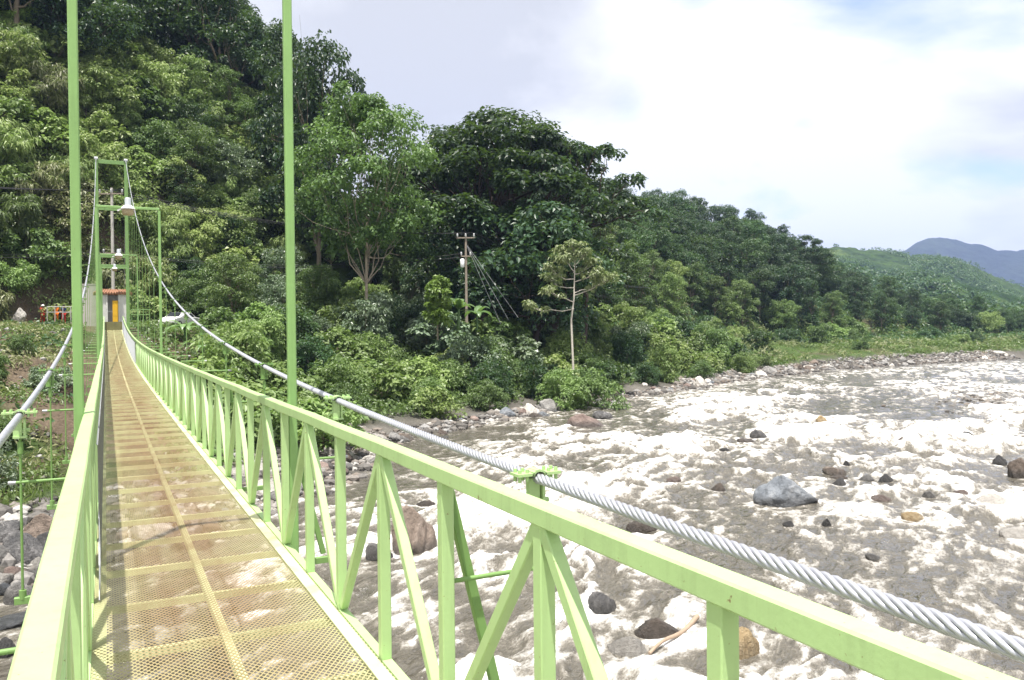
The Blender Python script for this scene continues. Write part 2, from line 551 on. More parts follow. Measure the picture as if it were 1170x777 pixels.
def terrain(x, y):
    x = np.asarray(x, float); y = np.asarray(y, float)
    s = sdist(x, y, BANK_N) + 2.2 * (fbm(x / 9, y / 9, 5, 3) - 0.5)
    r = -sdist(x, y, BANK_S) + 3 * (fbm(x / 11, y / 11, 8, 3) - 0.5)
    wl = 1 - sstep(18, 36, x)                      # the bridge-side hill
    wf = sstep(85, 130, x)                         # far flat bank
    zb = np.interp(s, [-30, -8, -1, 0, 3, 8, 15, 25, 34, 60], [-1.6, -1.2, -0.5, 0.03, 0.55, 1.5, 4.3, 6.9, 7.6, 8.0])
    zl = np.interp(s, [-30, -8, -1, 0, 4, 12, 20, 27, 44, 60], [-1.6, -1.2, -0.5, 0.03, 0.7, 1.9, 5.2, 7.3, 8.1, 8.4])
    zf = np.interp(s, [-30, -8, -1, 0, 4, 9, 20, 40], [-1.6, -1.2, -0.5, 0.03, 1.3, 2.3, 2.9, 3.6])
    z = zb * (1 - wl) * (1 - wf) + zl * wl + zf * wf * (1 - wl)
    s0 = 46 * wl + (1 - wl) * (32 + 6 * wf)
    sh = np.maximum(s - s0, 0)
    A = 45 * wl + (1 - wl) * np.interp(x, [30, 45, 60, 85, 120, 160, 190, 211, 220, 235, 255, 330], [11, 13, 19, 36, 37, 34, 28, 20, 16, 9, 5, 2])
    B = 17 * wl + (1 - wl) * np.interp(x, [30, 60, 120], [20, 26, 34])
    z = z + A * (1 - np.exp(-sh / B)) + sstep(0, 30, sh) * (fbm(x / 22, y / 22, 3, 4) - 0.5) * 9
    z = z + sstep(1, 12, s) * (fbm(x / 4.5, y / 4.5, 11, 4) - 0.5) * (1.5 - 1.1 * wl * sstep(24, 34, s) * (1 - sstep(47, 52, s)))
    # the tower's pad and the road terrace stay level
    zr = np.interp(r, [-8, -1, 0, 4, 14, 40, 120, 400], [-1.4, -0.5, 0.03, 0.9, 5.5, 7.0, 22, 60])
    z = np.where(r > -4, np.maximum(z, zr), z)
    return z


def polar_grid(a0, a1, da, r0, r1, k, coarse=4.0):
    """angles (deg, clockwise from +Y): fine inside [a0,a1], coarse outside; radii geometric"""
    a = np.concatenate([np.arange(a0, a1, da), np.arange(a1, a0 + 360, coarse)])
    rr = r0 * np.exp(np.arange(0, math.log(r1 / r0) + k, k))
    A, Rr = np.meshgrid(np.radians(a), rr)
    X = Rr * np.sin(A); Y = Rr * np.cos(A)
    na, nr = len(a), len(rr)
    i = np.arange(nr - 1)[:, None] * na; j = np.arange(na)[None, :]; j2 = (j + 1) % na
    f = np.stack([i + j, i + na + j, i + na + j2, i + j2], -1).reshape(-1, 4)[:, ::-1]
    return X.ravel(), Y.ravel(), f


gx, gy, gf = polar_grid(-40, 85, 0.4, 2.0, 9000, 0.016)
gz = terrain(gx, gy)
gs = sdist(gx, gy, BANK_N)
ndirt = fbm(gx / 6, gy / 6, 31, 5)
nfine = fbm(gx / 1.5, gy / 1.5, 37, 4)
rockc = np.array([0.135, 0.125, 0.11]); dirt = np.array([0.145, 0.112, 0.080]); green = np.array([0.045, 0.075, 0.02]); grassc = np.array([0.065, 0.105, 0.028])
wr = (1 - sstep(3.5, 7.5, gs + 4 * (ndirt - 0.5)))[:, None]
left_soil = (sstep(6, 10, gs) * (1 - sstep(46, 60, gs)) * (1 - sstep(4, 14, gx)))
wd = np.clip(left_soil * sstep(0.28, 0.44, ndirt) + 0.55 * sstep(0.60, 0.7, ndirt), 0, 1)[:, None]
wg = (sstep(85, 110, gx) * (1 - sstep(34, 50, gs)))[:, None]
gc = green * (1 - wg) + grassc * wg
gc = gc * (1 - wd) + dirt * wd
gc = gc * (1 - wr) + rockc * wr
gc = gc * (0.4 + 1.1 * nfine)[:, None]
mt, n, out = newmat('bank_soil')
ac = n.n('ShaderNodeAttribute', attribute_name='gcol').outputs['Color']
co = geo_co(n)
nz = n.noise(co, 1.7, 6, 0.65)
nz2 = n.noise(co, 7.0, 5, 0.7)
cc = n.mix(1.0, ac, n.ramp(nz2, [(0.3, 0.55), (0.7, 1.35)]), 'MULTIPLY')
bsdf(n, out, cc, 0.95, 0.15, 0, bump(n, n.math('ADD', nz, n.math('MULTIPLY', nz2, 0.5)), 0.8, 0.35))
ground = link('ground', npmesh('ground', np.stack([gx, gy, gz], 1), gf, True, {'gcol': ('POINT', gc)}), mt)
tag(ground, kind='structure')


def hgt(x, y):
    return float(terrain(np.array([x]), np.array([y]))[0])


# far hills: built as ridges of their own at their own distance
def ridge(name, crest, Zc, depth, mat, amp, seed, lo=-30.0, nu=420, nv=130):
    crest = np.array(crest, float)
    px = np.linspace(crest[0, 0], crest[-1, 0], nu)
    cyy = np.interp(px, crest[:, 0], crest[:, 1])
    v = np.linspace(0, 1, nv)
    vs = []
    for t in v:
        Z = Zc - depth * (1 - t * 1.6) if t < 0.625 else Zc + depth * (t - 0.625) * 2
        prof = math.sin(min(t / 0.625, 1) * math.pi / 2) ** 1.1 if t < 0.625 else math.cos((t - 0.625) / 0.375 * math.pi / 2)
        for x_, y_ in zip(px, cyy):
            top = P(x_, y_, Zc)
            base = P(x_, 378, Z)
            z = lo + (top[2] - lo) * prof
            vs.append((base[0], base[1], z))
    vs = np.array(vs)
    sc = Zc / 900.0
    nn = fbm(vs[:, 0] / (70 * sc), vs[:, 1] / (70 * sc), seed, 5) - 0.5
    n2 = fbm(vs[:, 0] / (11 * sc), vs[:, 1] / (11 * sc), seed + 3, 3) - 0.5
    vs[:, 2] += (nn * amp * 3.6 + n2 * amp * 0.8) * np.repeat(np.clip(np.sin(np.linspace(0, math.pi, nv)) * 1.3, 0.35, 1), nu)
    i = np.arange(nv - 1)[:, None] * nu; j = np.arange(nu - 1)[None, :]
    f = np.stack([i + j, i + j + 1, i + nu + j + 1, i + nu + j], -1).reshape(-1, 4)
    o = link(name, npmesh(name, vs, f, True), mat)
    return tag(o, kind='structure')


def hill_mat(name, a, b, c, s1, s2):
    mt, n, out = newmat(name)
    co = geo_co(n)
    k = n.noise(co, s1, 6, 0.6, 0.3)
    k2 = n.noise(co, s2, 4, 0.7)
    c0 = n.ramp(k, [(0.36, a), (0.5, b), (0.64, c)])
    c0 = n.mix(1.0, c0, n.ramp(k2, [(0.3, 0.45), (0.7, 1.35)]), 'MULTIPLY')
    bsdf(n, out, c0, 0.95, 0.1, 0, bump(n, k2, 1.0, 6.0 * 0.05 / s2))
    return mt


ridge('mountain', [(700, 330), (900, 312), (1000, 297), (1030, 288), (1047, 279), (1066, 274), (1085, 277), (1106, 284), (1122, 284), (1140, 289), (1170, 286), (1260, 268), (1400, 250), (1600, 270)], 3600, 900,
      hill_mat('mountain_forest', (0.010, 0.020, 0.018), (0.018, 0.030, 0.024), (0.03, 0.045, 0.03), 0.004, 0.03), 16, 41, -60)
ridge('hill', [(640, 320), (800, 300), (900, 293), (960, 289), (1005, 292), (1040, 299), (1085, 299), (1115, 308), (1150, 322), (1185, 335), (1300, 345), (1500, 330)], 1000, 420,
      hill_mat('hill_scrub', (0.020, 0.042, 0.014), (0.045, 0.078, 0.022), (0.13, 0.165, 0.055), 0.010, 0.12), 6, 51)
ridge('hill', [(640, 340), (860, 322), (940, 312), (985, 318), (1010, 326), (1045, 320), (1085, 322), (1120, 336), (1165, 342), (1300, 352), (1500, 345)], 560, 180,
      hill_mat('hill_wood', (0.016, 0.036, 0.012), (0.032, 0.062, 0.018), (0.065, 0.10, 0.03), 0.02, 0.13), 4, 61)

# ------------------------------------------------------------------ river rocks (positions are needed by the foam as well)
# (pixel column, pixel row of the waterline, width px, height px, colour, label)
RIVER_ROCKS = [
    (900, 578, 84, 32, 'blue', 'big blue grey boulder standing alone in the white rapids'),
    (672, 488, 42, 12, 'pink', 'flat pinkish brown boulder in calm water off the far bank'),
    (690, 479, 26, 9, 'dark', 'dark boulder tip behind the flat pinkish brown boulder'),
    (608, 476, 22, 13, 'pale', 'cream boulder with a rounded top at the far waterline below the shrubs'),
    (869, 502, 20, 10, 'dark', 'small dark pointed rock in the rapids beyond the blue grey boulder'),
    (853, 506, 22, 5, 'brown', 'low wet brown rock touching the small dark pointed rock'),
    (829, 516, 12, 4, 'dark', 'thin black rock barely breaking the water mid river'),
    (957, 543, 30, 8, 'brown', 'flat brown slab rock heading the little rock cluster in mid river'),
    (962, 549, 20, 6, 'brown', 'middle brown rock of the little cluster in mid river'),
    (961, 556, 16, 8, 'dark', 'black rock at the near end of the little cluster in mid river'),
    (969, 533, 9, 6, 'dark', 'smallest black stone behind the flat brown slab rock'),
    (1013, 552, 19, 9, 'dark', 'dark rounded rock beside a low grey one in the white water'),
    (992, 550, 16, 6, 'grey', 'low grey rock beside the dark rounded one in the white water'),
    (1020, 560, 22, 6, 'grey', 'wet grey rock sunk in front of the dark rounded one'),
    (1007, 573, 28, 6, 'pink', 'flat pinkish rock awash in grey water'),
    (1036, 509, 16, 8, 'brown', 'single brown dome shaped rock far out in the foam'),
    (941, 484, 14, 8, 'tan', 'small tan rock far out in the rapids'),
    (1105, 500, 28, 6, 'dark', 'long flat dark rock in the far rapids'),
    (1144, 532, 20, 10, 'dark', 'dark jagged rock next to the purple grey boulder'),
    (1166, 546, 26, 24, 'brown', 'tall purple grey boulder cut by the picture edge'),
    (1100, 567, 18, 7, 'pink', 'pinkish grey rock alone in smooth grey water'),
    (1064, 569, 16, 6, 'grey', 'small grey rock breaking a smooth tongue of water'),
    (1137, 577, 40, 9, 'pale', 'long pale rock washed over by water'),
    (1044, 596, 27, 11, 'tan', 'ochre yellow rock wet on all sides in the rapids'),
    (1163, 616, 36, 12, 'pale', 'pale grey flat boulder nearest the picture edge'),
    (946, 602, 12, 8, 'dark', 'little black rock with a white splash below the blue grey boulder'),
    (902, 602, 14, 5, 'dark', 'thin dark stone awash below the blue grey boulder'),
    (822, 562, 16, 8, 'brown', 'small brown rock in white foam beside the blue grey boulder'),
    (770, 552, 18, 7, 'pink', 'small reddish rock in white foam above the handrail cable'),
    (738, 608, 38, 13, 'brown', 'brown wet rock just beyond the twisted cable'),
    (690, 702, 40, 20, 'dark', 'black wet rock seen between the railing braces'),
    (750, 730, 56, 18, 'brown', 'dark brown flat boulder behind the pale oval stone'),
    (718, 750, 46, 16, 'pale', 'pale oval stone beside the driftwood branch'),
    (846, 752, 60, 34, 'tan', 'tan boulder half under water behind the last railing post'),
    (470, 633, 62, 46, 'brown', 'large rounded brown boulder behind the railing by the bank'),
    (432, 640, 36, 16, 'grey', 'grey stone leaning on the large rounded brown boulder'),
    (487, 580, 24, 7, 'brown', 'small flat brown stone beyond the large rounded brown boulder'),
    (660, 600, 20, 5, 'tan', 'low tan stone under the cable clamp'),
    (1000, 640, 22, 5, 'grey', 'low grey stone in calmer water under the twisted cable'),
]
rock_pos = []
for (px, py, w, h, c, lab) in RIVER_ROCKS:
    p, Z = on_water(px, py)
    rock_pos.append((p[0], p[1], w * Z / F_PX / 2))

# ------------------------------------------------------------------ the river
wx, wy, wf_ = polar_grid(-8, 66, 0.14, 2.5, 1600, 0.0068, 3.0)
ang = math.radians(36)
fu = wx * math.cos(ang) + wy * math.sin(ang)
fv = -wx * math.sin(ang) + wy * math.cos(ang)
rr_ = np.hypot(wx, wy)
wu = fu + 3.0 * (fbm(fu / 7, fv / 7, 101, 3) - 0.5)
wv = fv + 3.5 * (fbm(fu / 6, fv / 6, 103, 3) - 0.5)
big = fbm(wu / 15, wv / 8, 111, 3)
ridg = 1 - np.abs(2 * fbm(wu / 4.6, wv / 2.4, 121, 4, 0.55) - 1)
ridg2 = 1 - np.abs(2 * fbm(wu / 1.7, wv / 0.85, 131, 4, 0.6) - 1)
fine = fbm(wu / 0.55, wv / 0.3, 141, 4, 0.6)
sw = sdist(wx, wy, BANK_N)
energy = sstep(0.34, 0.56, big) * 0.85 + 0.28
far_ = sstep(70, 125, rr_)
energy = energy * (1 - 0.62 * far_)
energy = energy * (0.35 + 0.65 * sstep(-1.5, -9, sw))
# calm tongue close to the right-hand lower corner, calm water below the left rail

for (cx_, cy_, rx_, k_) in ((27, 5, 8, 0.55), (38, 16, 7, 0.3), (22, 44, 8, 0.45), (-5, 18, 7, 0.7), (20, 16, 6.5, 0.95), (17, 10, 5, 0.6), (26, 21, 5, 0.5)):
    energy = energy * (1 - k_ * np.exp(-((wx - cx_) ** 2 + (wy - cy_) ** 2) / rx_ ** 2))
for (cx_, cy_, rx_, k_) in ((10, 24, 7, 0.35), (28, 31, 9, 0.40), (40, 33, 9, 0.3)):
    energy = energy + k_ * np.exp(-((wx - cx_) ** 2 + (wy - cy_) ** 2) / rx_ ** 2)
wake = np.zeros_like(wx)
for (rx0, ry0, rad) in rock_pos:
    du = (wx - rx0) * math.cos(ang) + (wy - ry0) * math.sin(ang)
    dv = -(wx - rx0) * math.sin(ang) + (wy - ry0) * math.cos(ang)
    rr0 = np.sqrt(du * du + dv * dv)
    ring = np.exp(-((rr0 - rad * 1.1) / (0.35 * rad + 0.12)) ** 2) * (0.15 + 0.85 * sstep(-0.2 * rad, 0.9 * rad, du))
    tail = np.exp(-(np.abs(dv) / (rad * 0.9 + 0.1)) ** 2) * np.where(du < 0, np.exp(du / (rad * 4 + 0.5)), 0) * (rr0 > rad * 0.8)
    wake = np.maximum(wake, 0.8 * ring * sstep(0.32, 0.62, fine) + 0.75 * tail * sstep(0.34, 0.66, fine))
wz = energy * (0.66 * (ridg ** 1.5 - 0.4) + 0.27 * (ridg2 ** 1.3 - 0.45)) + 0.05 * (fine - 0.5) * (1 - far_) + 0.12 * (big - 0.5) + 0.06 * wake
streak = 1 - np.abs(2 * fbm(fu / 8.0 + 40, fv / 1.5, 161, 4, 0.6) - 1)
streak2 = 1 - np.abs(2 * fbm(fu / 3.0 + 9, fv / 0.7, 171, 3, 0.6) - 1)
ridg_f = ridg * (1 - 0.8 * far_) + 0.8 * far_ * streak
crest = 0.30 * streak2 + 0.42 * ridg_f + 0.40 * ridg2 + 0.22 * fine + 0.16 * big
_sel = (rr_ < 110) & (rr_ > 8) & (sw < -3) & (wx > 0) & (wy > -5)
_q = np.percentile(crest[_sel], np.arange(0, 101, 5))
foam = np.interp(crest, _q, np.linspace(0, 1, 21))
foam = foam + (np.clip(energy, 0.1, 1.3) - 0.78) * 0.62 + 0.07 + 0.06 * far_
foam = np.clip(np.maximum(foam, wake * 1.05), 0, 1)
near_rock = np.ones_like(wx)
for (rx0, ry0, rad) in rock_pos:
    near_rock *= 1 - 0.92 * np.exp(-(((wx - rx0) ** 2 + (wy - ry0) ** 2) / (1.5 * rad + 0.2) ** 2))
wz = wz * near_rock
mt, n, out = newmat('river_water')
fa = n.n('ShaderNodeAttribute', attribute_name='foam').outputs['Fac']
co = geo_co(n)
mp = n.n('ShaderNodeMapping'); n.set(mp, 'Vector', co)
mp.vector_type = 'TEXTURE'
mp.inputs['Rotation'].default_value = (0, 0, ang); mp.inputs['Scale'].default_value = (1.9, 1.0, 1.0)
fn = n.noise(mp.outputs[0], 2.6, 8, 0.68, 0.5)
fn2 = n.noise(mp.outputs[0], 13.0, 4, 0.7, 0.3)
rip = n.noise(mp.outputs[0], 2.2, 3, 0.5, 0.6)
mp2 = n.n('ShaderNodeMapping'); n.set(mp2, 'Vector', co)
mp2.vector_type = 'TEXTURE'
mp2.inputs['Rotation'].default_value = (0, 0, ang); mp2.inputs['Scale'].default_value = (4.0, 1.0, 1.0)
rip2 = n.noise(mp2.outputs[0], 7.0, 3, 0.55, 0.2)
mask = n.math('MULTIPLY_ADD', n.math('SUBTRACT', fa, 0.5), 1.0, 0.5)
mask = n.math('ADD', mask, n.math('MULTIPLY_ADD', fn, 1.7, -0.80))
mask = n.math('ADD', mask, n.math('MULTIPLY_ADD', fn2, 0.8, -0.37))
raw = mask
mask = n.ramp(raw, [(0.25, 0.0), (0.55, 0.4), (0.95, 1.0)])
tone = n.ramp(raw, [(0.08, (0.085, 0.077, 0.062)), (0.30, (0.120, 0.110, 0.090)), (0.44, (0.168, 0.153, 0.127)), (0.60, (0.27, 0.248, 0.212)), (0.76, (0.45, 0.43, 0.395)), (1.0, (0.80, 0.79, 0.77))])
tint = n.ramp(n.math('ADD', n.math('MULTIPLY', fn2, 0.4), n.math('MULTIPLY', rip2, 0.6)), [(0.36, 0.80), (0.62, 1.12)])
wcol = n.mix(1.0, tone, tint, 'MULTIPLY')
hw = n.math('ADD', n.math('MULTIPLY', rip, 1.5), n.math('MULTIPLY', rip2, 0.30))
hf = n.math('MULTIPLY', mask, n.math('ADD', n.math('MULTIPLY', fn, 0.5), n.math('MULTIPLY', fn2, 0.4)))
bw = n.n('ShaderNodeBsdfPrincipled')
n.set(bw, 'Base Color', wcol)
n.set(bw, 'Roughness', n.math('MULTIPLY_ADD', n.ramp(raw, [(0.42, 0.0), (0.85, 1.0)]), 0.5, 0.06))
bw.inputs['Specular IOR Level'].default_value = 0.6
bw.inputs['IOR'].default_value = 1.33
n.set(bw, 'Normal', bump(n, n.math('ADD', hw, hf), 0.8, 0.20))
n.t.links.new(bw.outputs[0], out.inputs['Surface'])
river = link('water', npmesh('water', np.stack([wx, wy, wz], 1), wf_, True, {'foam': ('POINT', foam)}), mt)
tag(river, kind='structure')


# ------------------------------------------------------------------ rocks
def rock_mesh(seed, flat=0.65, sub=4, ang_=0.5, lump=0.34):
    rng = np.random.default_rng(seed)
    bm = bmesh.new()
    bmesh.ops.create_icosphere(bm, subdivisions=sub, radius=1.0)
    v = np.array([q.co[:] for q in bm.verts])
    # cut by random planes for facets, then lumpy noise
    for _ in range(14):
        d = rng.normal(size=3); d /= np.linalg.norm(d)
        lim = rng.uniform(0.52, 0.88)
        t = v @ d
        v = v - np.outer(np.maximum(t - lim, 0) * (0.55 + 0.4 * ang_), d)
    o1, o2 = rng.uniform(0, 50, 2)
    nn = fbm(v[:, 0] * 1.5 + v[:, 2] * 0.9 + o1, v[:, 1] * 1.5 - v[:, 2] * 0.7 + o2, seed, 5, 0.55) - 0.5
    n2 = fbm(v[:, 0] * 5 + v[:, 2] * 3 + o2, v[:, 1] * 5 - v[:, 2] * 4 + o1, seed + 9, 4, 0.6) - 0.5
    v = v * (1 + lump * nn + 0.20 * n2)[:, None]
    v[:, 2] *= flat
    v[:, :2] /= np.abs(v[:, :2]).max()
    v[:, 2] /= np.abs(v[:, 2]).max()
    for q, c in zip(bm.verts, v):
        q.co = c
    for f in bm.faces:
        f.smooth = True
    me = bpy.data.meshes.new('boulder')
    bm.to_mesh(me); bm.free()
    return me


ROCKS = [rock_mesh(200 + i, 0.65, 5) for i in range(7)]
ROCKS_LO = [rock_mesh(300 + i, 0.65, 2) for i in range(5)]
_rk = {}


def rock_variant(i, c, lo=False):
    k = (i, c, lo)
    if k not in _rk:
        me = (ROCKS_LO if lo else ROCKS)[i].copy()
        me.materials.clear(); me.materials.append(RK[c])
        _rk[k] = me
    return _rk[k]


RNG = random.Random(7)


def put_rock(name, x, y, z, rx, ry, rz, c, lab, cat='boulder', group=None, lo=False, rot=None):
    o = link(name, rock_variant(RNG.randrange(5 if lo else 7), c, lo))
    o.location = (x, y, z)
    o.scale = (rx, ry, rz)
    o.rotation_euler = (RNG.uniform(-.15, .15), RNG.uniform(-.15, .15), RNG.uniform(0, 6.28) if rot is None else rot)
    return tag(o, lab, cat, group)


for (px, py, w, h, c, lab), (x, y, rad) in zip(RIVER_ROCKS, rock_pos):
    hh = h * rad * 2 / w
    # width across the view, somewhat less along it
    if w == 84:
        me = rock_mesh(911, 0.6, 5, 0.9, 0.16); me.materials.append(RK[c])
        o = link('boulder', me); o.location = (x + _F0[0] * rad * 0.5, y + _F0[1] * rad * 0.5, hh * 0.1)
        o.scale = (rad * 1.05, rad * 0.8, hh * 1.0); o.rotation_euler = (0, 0.06, -TH)
        tag(o, lab, 'boulder'); continue
    put_rock('boulder', x + _F0[0] * rad * 0.5, y + _F0[1] * rad * 0.5, -hh * 0.02, rad * 1.12, rad * RNG.uniform(0.7, 0.9), hh * 1.15 + 0.02, c, lab, rot=-TH + RNG.uniform(-.2, .2))

# rocks of the stony bar below the handrail on the bridge's downstream side
BAR = [  # px, py(base), width px, height px, colour, label
    (24, 640, 52, 40, 'dark', 'dark angular rock behind the orange pink stone below the handrail'),
    (54, 634, 40, 40, 'dark', 'dark rock beside the handrail above the biggest grey cobble'),
    (36, 620, 46, 30, 'brown', 'brown angular rock at the back of the rock pile below the handrail'),
    (12, 610, 34, 26, 'grey', 'grey rock at the back of the pile touching the dark ledge'),
    (48, 612, 60, 34, 'brown', 'brown ledge of rock beside the hanger rod below the handrail'),
    (2, 612, 46, 32, 'dark', 'dark ledge of rock cut by the picture edge below the handrail'),
    (6, 640, 40, 24, 'grey', 'grey rounded rock below the dark ledge at the picture edge'),
    (16, 664, 32, 17, 'pink', 'orange pink stone among grey cobbles beside the bridge'),
    (42, 646, 18, 12, 'pale', 'pale stone wedged above the biggest grey cobble'),
    (36, 662, 22, 12, 'grey', 'mid grey cobble touching the hanger rod'),
    (3, 668, 22, 13, 'pale', 'cream cobble at the picture edge beside the orange pink stone'),
    (24, 690, 38, 26, 'grey', 'biggest grey cobble, smooth and pear shaped, at the water edge'),
    (8, 680, 24, 13, 'blue', 'blue grey cobble leaning on the biggest grey cobble'),
    (44, 632, 22, 12, 'pale', 'small pale cobble under the brown ledge'),
    (14, 716, 60, 9, 'blue', 'long low wet rock awash below the grey cobbles'),
    (52, 672, 18, 12, 'brown', 'small brown cobble half hidden by the handrail'),
    (4, 752, 30, 24, 'dark', 'dark wet rock at the bottom corner'),
    (40, 760, 28, 18, 'grey', 'small grey wet rock under the green outrigger bar'),
]
for (px, py, w, h, c, lab) in BAR:
    zz = 0.0
    for _ in range(4):
        p, Z = on_water(px, py, zz)
        zz = max(0.0, hgt(p[0], p[1]))
    r = w * Z / F_PX / 2
    put_rock('boulder', p[0], p[1] + r * 0.4, zz + 0.05, r, r * 0.75, h * Z / F_PX * 0.85, c, lab, rot=-TH + RNG.uniform(-.3, .3))

# boulders lining the far waterline, one object each
seg = [(a, b) for a, b in zip(BANK_N[4:13], BANK_N[5:13])]
pts = []
for a, b in seg:
    ln = np.linalg.norm(b - a)
    nn_ = int(ln * (2.4 if a[0] < 40 else 1.15 if a[0] < 90 else 0.9))
    nrm = np.array([-(b - a)[1], (b - a)[0]]) / ln
    for _ in range(nn_):
        t = RNG.random()
        s_ = RNG.gauss(1.0, 1.6)
        pts.append((a + (b - a) * t + nrm * s_, s_))
RNG.shuffle(pts)
n_b = 0
for q, s_ in pts:
    x, y = q
    z = max(hgt(x, y), -0.15)
    px, py, Z = proj((x, y, z))
    if Z < 8 or px < -60 or px > 1230 or n_b >= 215:
        continue
    sz = min(1.15, RNG.lognormvariate(-0.95, 0.5)) * (1.0 + 0.25 * (x > 30))
    c = RNG.choice(['pale', 'grey', 'pink', 'grey', 'brown', 'pale', 'blue'] if x < 85 else ['grey', 'grey', 'brown', 'pale'])
    zone = ('on the stony bar beside the bridge' if x < 16 else 'along the shrubby far waterline' if x < 62 else 'along the grassy far waterline')
    cn = {'pale': 'pale cream', 'grey': 'grey', 'pink': 'pinkish', 'brown': 'brown', 'blue': 'blue grey'}[c]
    put_rock('shore_stone', x, y, z + sz * 0.12, sz, sz * RNG.uniform(.6, .95), sz * RNG.uniform(.45, .8), c,
             f'{cn} weathered stone {zone}', 'stone', f'{cn} stones {zone}', lo=sz < 0.5)
    n_b += 1
hero_stone = on_water(800, 444)[0]
put_rock('shore_stone', hero_stone[0], hero_stone[1], 0.55, 0.95, 0.7, 0.95, 'pale', 'whitest upright stone on the far waterline beside the bright grass patch', 'stone')


# gravel: nobody could count it
def gravel(name, region_fn, count, smin, smax, seed):
    rng = np.random.default_rng(seed)
    base = np.array([q.co[:] for q in ROCKS_LO[0].vertices]) if False else None
    bm = bmesh.new(); bmesh.ops.create_icosphere(bm, subdivisions=1, radius=1.0)
    bv = np.array([q.co[:] for q in bm.verts]); bf = np.array([[q.index for q in f.verts] for f in bm.faces]); bm.free()
    V = []; Fc = []; C = []
    k = 0
    while k < count:
        x, y = region_fn(rng)
        z = hgt(x, y)
        if z < -0.12:
            continue
        s = rng.uniform(smin, smax) * (1 + rng.random() ** 3)
        v = bv * (1 + 0.35 * (rng.random(bv.shape) - 0.5)) * s * np.array([1, rng.uniform(.6, 1), rng.uniform(.4, .8)])
        a = rng.uniform(0, 6.28)
        v = np.stack([v[:, 0] * math.cos(a) - v[:, 1] * math.sin(a), v[:, 0] * math.sin(a) + v[:, 1] * math.cos(a), v[:, 2]], 1)
        V.append(v + np.array([x, y, z + s * 0.15])); Fc.append(bf + k * len(bv)); C.append(np.full(len(bf), rng.random()))
        k += 1
    mt = bpy.data.materials.get('gravel_stone')
    if mt is None:
        mt, n, out = newmat('gravel_stone')
        lv = n.n('ShaderNodeAttribute', attribute_name='lv').outputs['Fac']
        c = n.ramp(lv, [(0.0, (0.07, 0.065, 0.06)), (0.35, (0.16, 0.15, 0.14)), (0.6, (0.20, 0.17, 0.145)), (0.85, (0.27, 0.265, 0.26)), (1.0, (0.45, 0.43, 0.40))])
        c = n.mix(1.0, c, n.ramp(n.noise(geo_co(n), 9, 4), [(0.3, 0.6), (0.7, 1.2)]), 'MULTIPLY')
        bsdf(n, out, c, 0.85, 0.25)
    o = link(name, npmesh(name, np.concatenate(V), np.concatenate(Fc), False, {'lv': ('FACE', np.concatenate(C))}), mt)
    return tag(o, kind='stuff')


def along(i0, i1, s0, s1):
    sg = [(a, b, np.linalg.norm(b - a)) for a, b in zip(BANK_N[i0:i1], BANK_N[i0 + 1:i1 + 1])]
    tot = sum(q[2] for q in sg)
    def f(rng):
        u = rng.uniform(0, tot)
        for a, b, l in sg:
            if u <= l:
                nrm = np.array([-(b - a)[1], (b - a)[0]]) / l
                return a + (b - a) * (u / l) + nrm * rng.uniform(s0, s1)
            u -= l
        return a
    return f


gravel('gravel', along(3, 7, -1.0, 6.5), 3000, 0.05, 0.26, 5)
gravel('gravel', along(7, 9, -0.8, 2.2), 900, 0.08, 0.30, 6)
gravel('gravel', along(9, 12, -0.8, 5.0), 2200, 0.12, 0.36, 7)
gravel('gravel', lambda r: (r.uniform(-32, -2.2), r.uniform(32, 78)), 1500, 0.06, 0.24, 8)
# shoal breaking the surface far out by the picture edge
SHO = P(1150, 462, 76)
rng = np.random.default_rng(77)
bm = bmesh.new(); bmesh.ops.create_icosphere(bm, subdivisions=1, radius=1.0)
bv = np.array([q.co[:] for q in bm.verts]); bf = np.array([[q.index for q in f.verts] for f in bm.faces]); bm.free()
V = []; Fc = []; C = []
for k in range(620):
    a = rng.normal(0, 1, 2)
    x = SHO[0] + a[0] * 4.5 + a[1] * 5.0; y = SHO[1] + a[0] * 0.6 + a[1] * 6.5
    s = rng.uniform(0.10, 0.30)
    v = bv * (1 + 0.35 * (rng.random(bv.shape) - 0.5)) * s * np.array([1.3, 1, 0.7])
    V.append(v + np.array([x, y, rng.uniform(-0.05, 0.1)])); Fc.append(bf + k * len(bv)); C.append(np.full(len(bf), rng.random() * 0.9))
tag(link('gravel', npmesh('gravel', np.concatenate(V), np.concatenate(Fc), False, {'lv': ('FACE', np.concatenate(C))}), bpy.data.materials['gravel_stone']), kind='stuff')

# driftwood stick in the water behind the railing
a, _ = on_water(742, 752); b, _ = on_water(797, 716)
mb = MB()
pp = [Vector(a) + (Vector(b) - Vector(a)) * t + Vector((0, 0, 0.10 + 0.10 * t + 0.06 * math.sin(7 * t))) for t in np.linspace(0, 1, 9)]
mb.tube(pp, list(np.linspace(0.035, 0.06, 9)), 8)
mb.tube([pp[6], pp[6] + Vector((0.10, 0.16, 0.10))], [0.022, 0.010], 6)
tag(mb.build('driftwood_branch', M['drift']), 'reddish driftwood branch lying against the pale oval stone', 'branch')

# ------------------------------------------------------------------ the suspension bridge
LX, RX = -0.115, 1.238             # rail planes
CXB = (LX + RX) / 2
S = 0.84                           # post spacing
K0, K1 = -5, 84                    # posts from behind the camera to the far end
DEND = 1.43 + S * K1
DECK0 = 5.35


def rise(d):
    return 2.05 * max(0.0, d / 72.0) ** 3.2 - 0.0


def dz(d):
    return DECK0 + rise(d)


def yk(k):
    return 1.43 + S * k


bridge = thing('suspension_bridge', 'lime green steel footbridge with mesh deck hung from two wire ropes across the river', 'bridge', (CXB, 0, 0))
BO = Vector((CXB, 0, 0))


